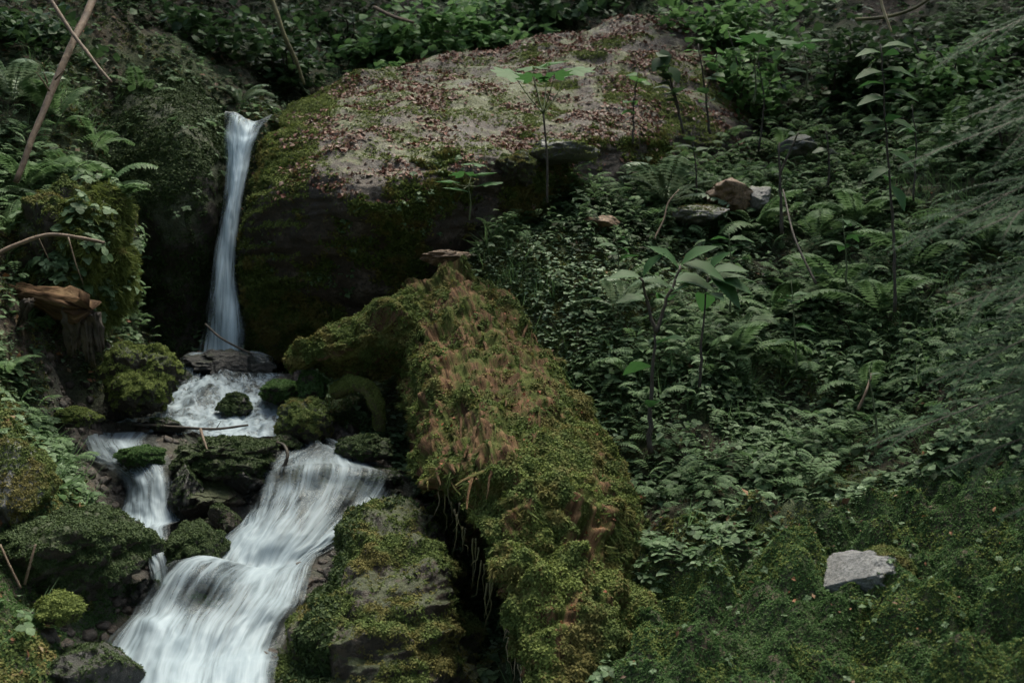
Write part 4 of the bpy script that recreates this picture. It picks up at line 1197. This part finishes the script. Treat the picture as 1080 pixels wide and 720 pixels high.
sapling([[(685, 478), (686, 420), (692, 352)], [(692, 352), (704, 315, .02), (718, 280, .05)], [(692, 352), (683, 320), (676, 292, -.05)]], 5.75,
        'forked sapling with long drooping leaves beside the log', 8, .17, 'broad', 3, .016, LANCE,
        fixed=[(718, 280, .5, .4, .2), (720, 278, .8, -.2, .22), (716, 284, -.5, .5, .2), (676, 292, -.9, .1, .17), (678, 292, .3, .5, .16), (712, 295, .9, -.1, .2), (682, 316, -.8, .05, .16)])
sapling([[(738, 408), (741, 350), (747, 290)]], 6.1, 'thin upright sapling with a cluster of large leaves at its top', 6, .19, 'broad', 5, .009, LANCE, dens=.8,
        fixed=[(747, 292, .9, -.2, .24), (747, 290, .6, -.5, .24), (748, 288, .9, .2, .2), (745, 296, -.8, .1, .2), (746, 292, .2, .4, .18)])
sapling([[(825, 246), (823, 200), (822, 150)], [(823, 185), (833, 160), (842, 140)]], 7.7, 'bare-stemmed dark thin sapling standing before the ferns', 5, .10, 'dark_leaf', 7, .014)
sapling([[(944, 328), (943, 260), (940, 212), (934, 130), (929, 46)]], 6.5, 'tall arching stalk with leaves in two rows up the slope', 8, .15, 'broad', 9, .010, LANCE, dens=.5,
        fixed=[(930, 50, .9, .1, .17), (930, 56, -.8, .0, .16), (931, 74, .95, -.1, .18), (931, 76, -.9, -.1, .17), (932, 98, .95, -.1, .19), (933, 104, -.9, -.1, .17), (934, 128, .9, -.2, .18), (935, 134, -.85, -.15, .16), (937, 160, .8, -.4, .17), (938, 178, -.8, -.3, .15), (940, 196, .5, -.8, .16)])
sapling([[(721, 142), (712, 100), (699, 50)], [(716, 120), (706, 90), (690, 62)]], 8.6, 'dark-leaved sapling on the boulder, the taller of a close pair', 16, .13, 'dark_leaf', 11, .012, OVAL, fixed=[(700, 60, -.5, -.6, .15), (706, 70, .4, -.7, .15), (698, 52, .2, -.6, .14)])
sapling([[(748, 142), (744, 100), (736, 46)], [(744, 100), (752, 75), (757, 52)]], 8.7, 'light-leaved sapling on the boulder beside the darker one', 18, .12, 'bush', 13, .011, OVAL)
sapling([[(668, 152), (668, 115), (673, 72)]], 8.4, 'slender sapling rising in front of the middle of the boulder', 10, .10, 'bush', 15, .009, OVAL)
sapling([[(963, 212), (966, 160), (962, 110)]], 7.6, 'small-leaved stalk just beyond the tall arching stalk', 7, .12, 'broad', 17, .008, LANCE)
sapling([[(874, 196), (874, 168), (872, 138)]], 8.3, 'short leafy stalk before the dark gap', 7, .12, 'dark_leaf', 19, .009, OVAL)
sapling([[(840, 390), (838, 345), (834, 296)]], 6.6, 'green leafy stalk among the layered ferns', 8, .12, 'broad', 21, .007, LANCE, stem='green_stem')
sapling([[(893, 300), (892, 260), (888, 226)]], 7.0, 'leafy stalk between the ferns and the tall arching stalk', 8, .13, 'broad', 23, .007, LANCE, stem='green_stem')
sapling([[(925, 480), (922, 430), (916, 390)]], 5.6, 'leafless green stalk under the conifer boughs', 4, .09, 'dark_leaf', 25, .007, LANCE, stem='green_stem')
sapling([[(770, 330), (772, 290), (768, 246)]], 6.9, 'leafy stalk below the low flat grey stone', 9, .14, 'broad', 27, .007, LANCE, stem='green_stem')
sapling([[(655, 300), (652, 270), (648, 240)]], 7.2, 'small leafy stalk rising just above the log', 7, .12, 'broad', 29, .006, LANCE, stem='green_stem')
sapling([[(800, 160), (806, 110), (800, 66)]], 9.3, 'thin leafy sapling at the far end of the boulder', 14, .11, 'bush', 31, .009, OVAL)
sapling([[(735, 210), (733, 170), (728, 140)]], 8.3, 'short dark sapling above the low flat grey stone', 9, .11, 'dark_leaf', 33, .008, OVAL)

# ------------------------------------------------------------------ bushes on the wooded slope
def shrub(px, py, Y, w, h, count, leaf, mat, label, seed, group='leafy bushes on the wooded slope'):
    c = P(px, py, Y)
    base = np.array([c[0], c[1], min(gz(c[0], c[1])[0], c[2] - .05)])
    e = empty('shrub', base)
    tag(e, label, 'bush', group)
    rr = np.random.default_rng(seed)
    rx, rz = w / 2400 * Y, h / 2400 * Y
    n_st = 9
    stems, twigs = [], []
    for k in range(n_st):
        d = norm(rr.normal(0, 1, 3)) * np.array([rx, rx * .8, rz]) * rr.uniform(.5, 1)
        tip = c + d
        path = catmull([base, base * .4 + tip * .6 + rr.normal(0, .06, 3), tip], 5)
        stems.append(tube(path, np.linspace(.014, .004, len(path)), 5))
        twigs.append(path)
    V, F = tubes(stems)
    local_obj('stems', (V, F), M['stem'], e)
    # leaves cluster round twig ends
    cl = []
    for k in range(46):
        pth = twigs[k % n_st]
        cl.append(pth[int(rr.uniform(.35, 1) * (len(pth) - 1))] + rr.normal(0, 1, 3) * np.array([rx, rx * .8, rz]) * .38)
    cl = np.array(cl)
    k = rr.integers(len(cl), size=count)
    pts = cl[k] + rr.normal(0, 1, (count, 3)) * np.array([.13, .13, .05]) * (w / 160) ** .5
    n = norm(np.array([0, -.15, 1.]) + rr.normal(0, .45, (count, 3)))
    t = norm(np.cross(n, rr.normal(0, 1, (count, 3)))); b = np.cross(n, t)
    V, F = spread(OVAL[0], OVAL[1], pts, np.stack([t, b, n], 2), leaf * rr.uniform(.6, 1.3, count))
    local_obj('foliage', (V, F), M[mat], e, False)
for i, a in enumerate([
    (430, 52, 11.6, 150, 90, 1500, .10, 'bush', 'bright leafy bush behind the boulder just above its pale wet patch'),
    (505, 45, 12.2, 110, 80, 1000, .10, 'bush', 'bush with loose bright leaves behind the middle of the boulder'),
    (365, 42, 12.0, 130, 90, 1000, .10, 'dark_leaf', 'dark bush behind the boulder on its waterfall side'),
    (305, 75, 10.6, 90, 80, 700, .09, 'dark_leaf', 'small dark bush beside the top of the waterfall'),
    (575, 22, 12.6, 120, 70, 900, .11, 'dark_leaf', 'dark bush beyond the umbrella-leaved plant'),
    (640, 8, 13.2, 130, 80, 800, .11, 'dark_leaf', 'dim bush above the highest point of the boulder'),
    (738, 25, 11.0, 120, 110, 1500, .10, 'bush', 'bright bush above the far end of the boulder'),
    (785, 75, 10.2, 90, 100, 700, .09, 'bush', 'ragged bush beside the hanging umbrella leaves'),
    (200, 45, 10.2, 130, 90, 700, .09, 'dark_leaf', 'dim bush above the shaded boulder'),
    (40, 55, 8.6, 130, 90, 900, .08, 'dark_leaf', 'dark bush behind the top of the leaning dead branch'),
    (130, 30, 10.0, 120, 80, 700, .09, 'dark_leaf', 'dark bush at the top of the bank'),
    (880, 70, 10.2, 110, 80, 700, .09, 'dark_leaf', 'dark bush in the gap above the slope'),
    (1010, 70, 9.6, 150, 90, 1200, .08, 'bush', 'bush high on the slope behind the conifer boughs'),
    (1060, 160, 8.4, 130, 110, 1000, .07, 'dark_leaf', 'dim bush behind the conifer trunk'),
    (960, 60, 10.0, 110, 80, 800, .08, 'dark_leaf', 'low dark bush under the grey fallen branch')]):
    shrub(*a, seed=100 + i)

# ------------------------------------------------------------------ trees
def spray(L, n, seed, needle=.021):
    """a flat conifer bough along +y: two-ranked needles on feather-like side shoots"""
    rr = np.random.default_rng(seed)
    lines, pts, fr, sc = [], [], [], []
    main = np.stack([.04 * np.sin(np.linspace(0, 4, 24) + seed), np.linspace(0, L, 24), -.16 * L * np.linspace(0, 1, 24) ** 2], 1)
    lines.append(tube(main, np.linspace(.007, .0015, 24), 5))
    shoots = [main[8:]]
    for i in range(n):
        f = .25 + .72 * i / n
        p0 = main[int(f * 23)]
        for sg in (-1, 1):
            if rr.random() < .12: continue
            l = L * .42 * (1.08 - f) ** .7 * rr.uniform(.6, 1.1) + .05
            m = max(5, int(l / .03))
            t = np.linspace(0, 1, m)
            d = norm(np.array([sg * .75, .8, rr.normal(0, .12)]))
            pp = p0 + d * (t * l)[:, None] + np.array([0, 0, -.28 * l])[None] * (t ** 2)[:, None]
            lines.append(tube(pp, np.linspace(.0016, .0007, m), 4))
            shoots.append(pp)
            for j in range(1, m - 2, 3):
                if rr.random() < .5: continue
                s2 = 1 if rr.random() < .5 else -1
                l2 = l * .4 * (1 - j / m) + .02
                d2 = norm(np.array([sg * .75 + s2 * .6, .8 - s2 * sg * .5, -.15]))
                shoots.append(pp[j] + d2 * (np.linspace(0, 1, 5) * l2)[:, None])
    for sh in shoots:
        seg = np.linalg.norm(np.diff(sh, axis=0), axis=1).sum()
        k = max(4, int(seg / .0030))
        tt = np.linspace(0, len(sh) - 1.001, k)
        i0 = tt.astype(int)
        q = sh[i0] + (sh[i0 + 1] - sh[i0]) * (tt - i0)[:, None]
        T = norm(sh[i0 + 1] - sh[i0])
        side = norm(np.cross(T, np.array([0, 0, 1.])))
        sg = np.where(np.arange(k) % 2, 1, -1)[:, None]
        d = norm(side * sg + T * .5 + rr.normal(0, .18, (k, 3)))
        up = norm(np.array([0, 0, 1.]) + rr.normal(0, .25, (k, 3)))
        x = norm(np.cross(d, up))
        pts.append(q); fr.append(np.stack([x, d, np.cross(x, d)], 2)); sc.append(needle * rr.uniform(.7, 1.2, k))
    pts, fr, sc = np.concatenate(pts), np.concatenate(fr), np.concatenate(sc)
    tv = np.array([(-.07, 0, 0), (.07, 0, 0), (.075, .8, 0), (0, 1, 0), (-.075, .8, 0)], float)
    V1, F1 = spread(tv, np.array([(0, 1, 2, 3, 4)]), pts, fr, sc)
    return tubes(lines), (V1, F1)
SPRAYS = [spray(1.0, 9, k) for k in range(3)]
SPR_ME = []
for i, (w_, n_) in enumerate(SPRAYS):
    a = mesh_np('bough', w_[0], w_[1]); a.materials.append(M['trunk'])
    b = mesh_np('needles', n_[0], n_[1], smooth=False); b.materials.append(M['needle'])
    SPR_ME.append((a, b))
from mathutils import Matrix
def tree_trunk(base, H, r, lean=(0, 0)):
    n = 16
    s = np.linspace(0, 1, n)
    path = np.array([base + np.array([lean[0] * t, lean[1] * t, -.3 + H * t]) for t in s])
    return tube(path, r * (1 - .75 * s) + r * .5 * np.exp(-s * 14), 14, .12, int(r * 1000))
con_base = np.array([2.35, 3.3, gz(2.35, 3.3)[0]])
con = empty('conifer_tree', con_base)
tag(con, 'dark conifer with drooping needle boughs hanging over the slope', 'tree')
local_obj('trunk', tree_trunk(con_base, 9, .12), M['trunk'], con)
for i, (px, py, Y, s) in enumerate([(966, 26, 3.7, 1.2), (940, 118, 3.5, 1.0), (1010, 70, 3.2, 1), (925, 208, 3.5, 1.1), (1015, 180, 3.0, 1), (985, 268, 3.1, .9), (972, 345, 3.2, 1.05),
                                    (903, 412, 3.6, 1.2), (990, 440, 3.2, .9), (1050, 395, 3.0, .9), (1046, 250, 2.8, .9), (1060, 480, 2.8, .9)]):
    tip = P(px, py, Y)
    root = np.array([con_base[0], con_base[1], tip[2] + .16 * s + .12 * random.random()])
    d = tip - root
    L = np.linalg.norm(d)
    y = d / L
    z = norm(np.array([0, 0, 1.]) + np.array([random.uniform(-.25, .25), -.35, 0]))
    x = norm(np.cross(y, z)); z = np.cross(x, y)
    bm, nm = SPR_ME[i % 3]
    bo = obj('bough', bm, None, con)
    mm = Matrix(((x[0], y[0], z[0], root[0] - con_base[0]), (x[1], y[1], z[1], root[1] - con_base[1]), (x[2], y[2], z[2], root[2] - con_base[2]), (0, 0, 0, 1)))
    bo.matrix_local = mm @ Matrix.Diagonal((L * .85, L, L * .85, 1))
    obj('needles', nm, None, bo)

def crown_mesh(H, rad, count, seed, leaf=.3, z0=.18):
    rr = np.random.default_rng(seed)
    pts, fr, sc = [], [], []
    nb = 70
    for b in range(nb):
        h = z0 + (1 - z0) * (b / nb) ** .9
        a = b * 2.4 + rr.normal(0, .3)
        L = rad * (1 - h) ** .7 * rr.uniform(.6, 1.1) + .2
        m = count // nb
        t = rr.random(m) ** .7
        side = rr.normal(0, 1, m) * .22 * L * (1.1 - t)
        d = np.array([math.cos(a), math.sin(a), 0]); s = np.array([-d[1], d[0], 0])
        p = np.array([0, 0, h * H])[None] + d[None] * (t * L)[:, None] + s[None] * side[:, None] - np.array([0, 0, 1.])[None] * (.45 * L * t ** 1.6 + .1 * np.abs(side))[:, None] + rr.normal(0, .05, (m, 3))
        y = norm(d[None] + s[None] * np.sign(side)[:, None] * .8 + rr.normal(0, .25, (m, 3)) - np.array([0, 0, .35]))
        z = norm(np.array([0, 0, 1.]) + rr.normal(0, .35, (m, 3)))
        x = norm(np.cross(y, z))
        pts.append(p); fr.append(np.stack([x, y, np.cross(x, y)], 2)); sc.append(leaf * rr.uniform(.5, 1.2, m))
    tv, tf = tri_leaf(.28, .05, .2)
    return spread(tv, tf, np.concatenate(pts), np.concatenate(fr), np.concatenate(sc))
cv, cf = crown_mesh(11, 2.4, 9000, 5, z0=.36)
CROWN = mesh_np('crown', cv, cf, smooth=False); CROWN.materials.append(M['needle'])
tv_, tf_ = tree_trunk(np.zeros(3), 11, .22)
TRUNK = mesh_np('trunk', tv_, tf_); TRUNK.materials.append(M['trunk'])
for i, (x, y, s, lab) in enumerate([
    (-3.2, 12.2, 1.0, 'dark conifer above the shaded boulder'), (-1.4, 14.6, 1.1, 'dark conifer behind the bushes over the waterfall'), (.6, 15.2, 1.2, 'dark conifer behind the middle of the boulder'),
    (2.7, 16.5, 1.0, 'dark conifer behind the highest point of the boulder'), (4.8, 14.0, 1.0, 'dark conifer above the dark gap on the slope'), (-5.6, 10.2, 1.0, 'dark conifer at the top of the shaded bank'),
    (5.6, 11.0, 1.1, 'dark conifer at the top of the herb slope'), (-4.3, 9.0, .8, 'dark conifer rising from the bank behind the leaning dead branch'),
    (4.5, 7.6, .85, 'unseen conifer added beside the slope to shade its edge under the hanging boughs'), (-3.6, 11.0, .9, 'dark conifer just uphill of the shaded boulder')]):  # the conifer beside the slope is unseen, added to shade the slope's outer edge
    e = empty('conifer_tree', (x, y, gz(x, y)[0]), i * 1.7, s)
    tag(e, lab, 'tree', 'conifers on the wooded slope')
    obj('trunk', TRUNK, None, e)
    obj('crown', CROWN, None, e)

# the surrounding wood, out of the picture, that shades the gully
rr = np.random.default_rng(99)
fp, fn = [], []
tk = []
for i in range(26):
    a = i / 26 * 6.283
    rad = 9.5 + 2.5 * rr.random()
    x, y = rad * math.cos(a), 6.5 + rad * 1.05 * math.sin(a)
    if y > 11: continue
    z = gz(x, y)[0]
    tk.append(tree_trunk(np.array([x, y, z]), 15, .25))
    cvv, cff = cv, cf
    fp.append((cv[: len(cv)] * np.array([1.35, 1.35, 1.35]) + np.array([x, y, z]), cf))
V, Fl = joinm(fp)
forest = obj('forest', mesh_np('forest', V, np.concatenate(Fl), smooth=False), M['needle'])
tag(forest, 'mass of dark conifers closing in the gully on all sides', None, None, 'stuff')

# ------------------------------------------------------------------ ground cover
def gpix(c):
    y = np.maximum(c[:, 1], .1)
    return c[:, 0] / y * 1200 + 540, 360 - c[:, 2] / y * 1200
def inview(c):
    px, py = gpix(c)
    return (c[:, 1] > 3.2) & (c[:, 1] < 16) & (px > -520) & (px < 1620) & (py > -160) & (py < 860)
def dry(c):
    return stream_d(c[:, 0], c[:, 1]) > .17
def carpet(c):      # the moss carpet at the bottom of the slope
    return (c[:, 0] > .35) * np.clip((5.25 - c[:, 1] + .35 * fbm(c * 1.5, 3, 88)) / .3, 0, 1)
def cover(kinds, count, size, weight, up=.93, jit=.24):
    ps = []
    for k in kinds:
        p, n = GSURF.sample(count // len(kinds), lambda c, n: inview(c) * dry(c) * weight(c, n))
        fr = frames(norm(n * (1 - up) + np.array([0, -.06, up])), jit)
        sc = size[0] + (size[1] - size[0]) * RNG.random(len(p)) ** 2
        ps.append(spread(HERBS[k][0], HERBS[k][1], p, fr, sc))
    V, F = joinm(ps)
    return mesh_np('herbs', V, F, smooth=False)
def dist_w(c):
    return 1 / np.maximum(c[:, 1] / 6, .6) ** 1.2
lowz = lambda c: np.exp(-((c[:, 0] - .2) / .75) ** 2 - ((c[:, 1] - 7.4) / .6) ** 2)
hw = lambda c, n: (1 - .998 * carpet(c)) * (1 - .8 * lowz(c)) * np.where(c[:, 1] < 5.9, .5, 1) * (1 - .75 * np.exp(-((c[:, 0] - .8) / .5) ** 2 - ((c[:, 1] - 5.3) / .4) ** 2)) * np.where((c[:, 1] > 9.6) | ((c[:, 0] < -.6) & (c[:, 1] > 7.6)), .12, 1) * (.12 + clump(c, 1.3, -.2, .25, 31)) * dist_w(c) * np.where((c[:, 0] < -1.2) & (c[:, 1] < 5.4), .12, 1)
tag(obj('undergrowth', cover((0, 1, 2, 3), 115000, (.02, .085), hw), M['herb']), 'low leafy herbs covering the slope and banks', None, None, 'stuff')
pw = lambda c, n: (1 - .998 * carpet(c)) * (c[:, 1] > 5.2) * (clump(c, 1.7, .0, .3, 32) + 5 * lowz(c)) * dist_w(c) * np.where((c[:, 0] < -1.2) & (c[:, 1] < 5.4), .1, 1) * (c[:, 1] < 9)
tag(obj('pale_undergrowth', cover((0, 2, 3), 17000, (.016, .05), pw), M['herb_pale']), 'pale glossy herb leaves dotted over the slope', None, None, 'stuff')
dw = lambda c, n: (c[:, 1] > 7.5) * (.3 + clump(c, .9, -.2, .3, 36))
tag(obj('shade_toned_undergrowth', cover((1, 3, 0), 46000, (.03, .10), dw), M['shade_toned_leaf']), 'undergrowth on the wooded slope, its leaves toned dark as shade', None, None, 'stuff')
mw = lambda c, n: inview(c) * (stream_d(c[:, 0], c[:, 1]) > .09) * (carpet(c) * 1.6 + (c[:, 0] < -.95) * (c[:, 1] < 5.3) * 1.1)
tag(obj('moss_carpet', moss_mesh('moss_carpet', GSURF, 150000, (.011, .034), mw, TUFT_FINE, .6, .35), M['moss_carpet']), 'thick green moss carpet at the foot of the slope', None, None, 'stuff')
mw2 = lambda c, n: inview(c) * dry(c) * (clump(c, 1.4, -.1, .3, 44) + 2.5 * lowz(c)) * (1 - carpet(c)) * dist_w(c) * (c[:, 1] < 9.5) * (1 + 1.2 * (c[:, 1] < 5.9))
tag(obj('ground_moss', moss_mesh('ground_moss', GSURF, 52000, (.02, .06), mw2, TUFT_FINE, .6, .4), M['moss']), 'patches of yellow-green moss between the herbs', None, None, 'stuff')
gw = lambda c, n: inview(c) * dry(c) * (1 - .97 * carpet(c)) * np.where(c[:, 1] < 5.4, .3, 1) * clump(c, 1.1, .0, .35, 45) * (c[:, 1] < 9)
tag(obj('grass', moss_mesh('grass', GSURF, 3500, (.07, .2), gw, GRASS, .7, .3, .05), M['fern']), 'thin grass blades scattered over the slope', None, None, 'stuff')
lw = lambda c, n: inview(c) * dry(c) * clump(c, 1.8, -.1, .3, 46) * (1 - carpet(c)) * dist_w(c)
tag(obj('forest_litter', moss_mesh('forest_litter', GSURF, 9000, (.02, .06), lw, tri_leaf(.3), .2, .5, -.2), M['litter_brown']), 'brown dead leaves between the herbs', None, None, 'stuff')
bw = lambda c, n: np.clip(n[:, 2] - .1, 0, 1) * (c[:, 1] < 11) * (.035 + clump(c * np.array([.7, 1, 1.5]), 3.4, -.02, .25, 47)) * np.clip((c[:, 0] + 1.75) * 3, 0, 1)
tag(obj('leaf_litter', moss_mesh('leaf_litter', BS, 30000, (.014, .05), bw, tri_leaf(.36, .1, .15), .15, .45, -.12), M['litter']), 'rust-red dead leaves strewn over the boulder top', None, None, 'stuff')

def on_rocks(V0, F0, loc, kinds, count, size, weight):
    sf = Surf(V0 + np.asarray(loc), F0)
    ps = []
    for k in kinds:
        p, n = sf.sample(count // len(kinds), weight)
        fr = frames(norm(n * .45 + np.array([0, -.15, .6])), .3)
        ps.append(spread(HERBS[k][0], HERBS[k][1], p, fr, size[0] + (size[1] - size[0]) * RNG.random(len(p)) ** 2))
    return joinm(ps)
parts = [on_rocks(KV, KF, bank.location, (0, 1, 2, 3), 1500, (.03, .10), lambda c, n: np.clip(n[:, 2] + .5, .05, 1) * clump(c, 3, -.1, .25, 51) * ((c[:, 0] < -2.35) + .12)),
         on_rocks(LV, LF, (0, 0, 0), (1, 3, 0), 240, (.03, .10), lambda c, n: np.clip(n[:, 2] + .1, 0, 1) * clump(c, 2, -.1, .3, 52)),
         on_rocks(BV, BF, (0, 0, 0), (0, 1, 2), 420, (.02, .06), lambda c, n: (n[:, 2] < .45) * (n[:, 2] > -.5) * (c[:, 1] < 9.2) * clump(c, 2.2, .1, .35, 53))]
parts = [(v, f) for P_ in parts for v, f in [(P_[0], np.concatenate(P_[1]))]]
V, F = joinm(parts)
tag(obj('rock_undergrowth', mesh_np('rock_undergrowth', V, np.concatenate(F), smooth=False), M['herb']), 'small herbs rooted in the moss of the large rocks', None, None, 'stuff')

def stalk_tpl(seed):
    r = np.random.default_rng(seed)
    ps = [(np.array([(-.008, 0, 0), (.008, 0, 0), (.03, 0, 1.)]), np.array([(0, 1, 2)]))]
    for q in range(9):
        v, f = oval_leaf(.27, .05, .3)
        h = .28 + .72 * q / 8
        ps.append((rotz(v * (.36 - .18 * abs(h - .6)), q * 2.4 + r.normal(0, .3)) + (.03 * h, 0, h), f))
    return tjoin(ps)
def pinnate_tpl(n=9):
    ps = []
    for i in range(n):
        y = i / n
        v, f = tri_leaf(.24, .0, .2)
        w = .30 * math.sin(math.pi * (.12 + .85 * (1 - y)) ** .9) + .05
        for sg in (-1, 1):
            ps.append((rotz(v * w, -sg * 1.15) + (0, y, .35 * math.sin(y * 2.2)), f))
    return tjoin(ps)
STALKS, PINN = [stalk_tpl(k) for k in range(3)], pinnate_tpl()
def slope(c):
    return (c[:, 0] > -.15) * (c[:, 1] > 5.6) * (1 - carpet(c))
tw = lambda c, n: inview(c) * dry(c) * slope(c) * (c[:, 1] < 10.5) * (.1 + clump(c, 1.5, -.15, .25, 61)) * np.where((c[:, 0] < .7) & (c[:, 1] < 7.6), .15, 1)
ps = []
for t_ in STALKS:
    p, n = GSURF.sample(650, tw)
    ps.append(spread(t_[0], t_[1], p, frames(norm(n * .12 + np.array([0, -.05, 1.])), .14), RNG.uniform(.07, .22, len(p))))
V, F = joinm(ps)
tag(obj('tall_undergrowth', mesh_np('tall_undergrowth', V, np.concatenate(F), smooth=False), M['herb']), 'tangle of small leafy stalks rising from the slope', None, None, 'stuff')
fw = lambda c, n: inview(c) * dry(c) * (slope(c) * np.where((c[:, 0] < .7) & (c[:, 1] < 7.6), .2, 1) + (c[:, 0] < -1.6) * (c[:, 1] > 5.6) * (c[:, 1] < 7.8) * .8) * (c[:, 1] < 11) * (.08 + clump(c, 1.3, -.1, .25, 63))
p, n = GSURF.sample(10500, fw)
p = p + np.array([0, 0, 1.]) * RNG.uniform(.02, .2, len(p))[:, None]
V, F = spread(PINN[0], PINN[1], p, frames(norm(n * .15 + np.array([0, -.12, 1.])), .22), RNG.uniform(.05, .15, len(p)))
tag(obj('low_fern_undergrowth', mesh_np('low_fern_undergrowth', V, F, smooth=False), M['fern']), 'mass of small fern leaves layered over the slope and bank', None, None, 'stuff')

U, Ft = ico(2)
gvw = lambda c, n: inview(c) * np.clip(1.6 - stream_d(c[:, 0], c[:, 1]) / .16, 0, 1) * (c[:, 1] < 7.8)
p, n = GSURF.sample(2600, gvw)
ps = []
for k in range(4):
    Vk = U * (1 + .35 * fbm(U * 1.4 + k * 5, 3, k))[:, None] * np.array([1, .8, .6])
    q = p[k::4]
    ps.append(spread(Vk, Ft, q, frames(n[k::4], .3), .008 + .035 * RNG.random(len(q)) ** 3))
V, F = joinm(ps)
tag(obj('gravel', mesh_np('gravel', V, np.concatenate(F)), M['gravel']), 'wet dark gravel along the edges of the stream', None, None, 'stuff')

cw = lambda c, n: inview(c) * carpet(c) * clump(c, 2.6, .02, .16, 71) * (1.2 - .5 * np.clip(c[:, 0] - .6, 0, 2))
tag(obj('golden_moss', moss_mesh('golden_moss', GSURF, 18000, (.012, .036), cw, TUFT_FINE, .6, .35), M['moss_gold']), 'yellow-green moss clumps rising out of the moss carpet', None, None, 'stuff')
cw2 = lambda c, n: inview(c) * carpet(c) * clump(c, 1.8, .0, .25, 72)
tag(obj('carpet_herbs', moss_mesh('carpet_herbs', GSURF, 480, (.015, .038), cw2, HERBS[0], .9, .25, 0), M['herb']), 'small herbs growing through the moss carpet', None, None, 'stuff')
tag(obj('carpet_litter', moss_mesh('carpet_litter', GSURF, 320, (.012, .035), cw2, tri_leaf(.3), .5, .4, -.5), M['litter_brown']), 'dead leaf scraps lying on the moss carpet', None, None, 'stuff')
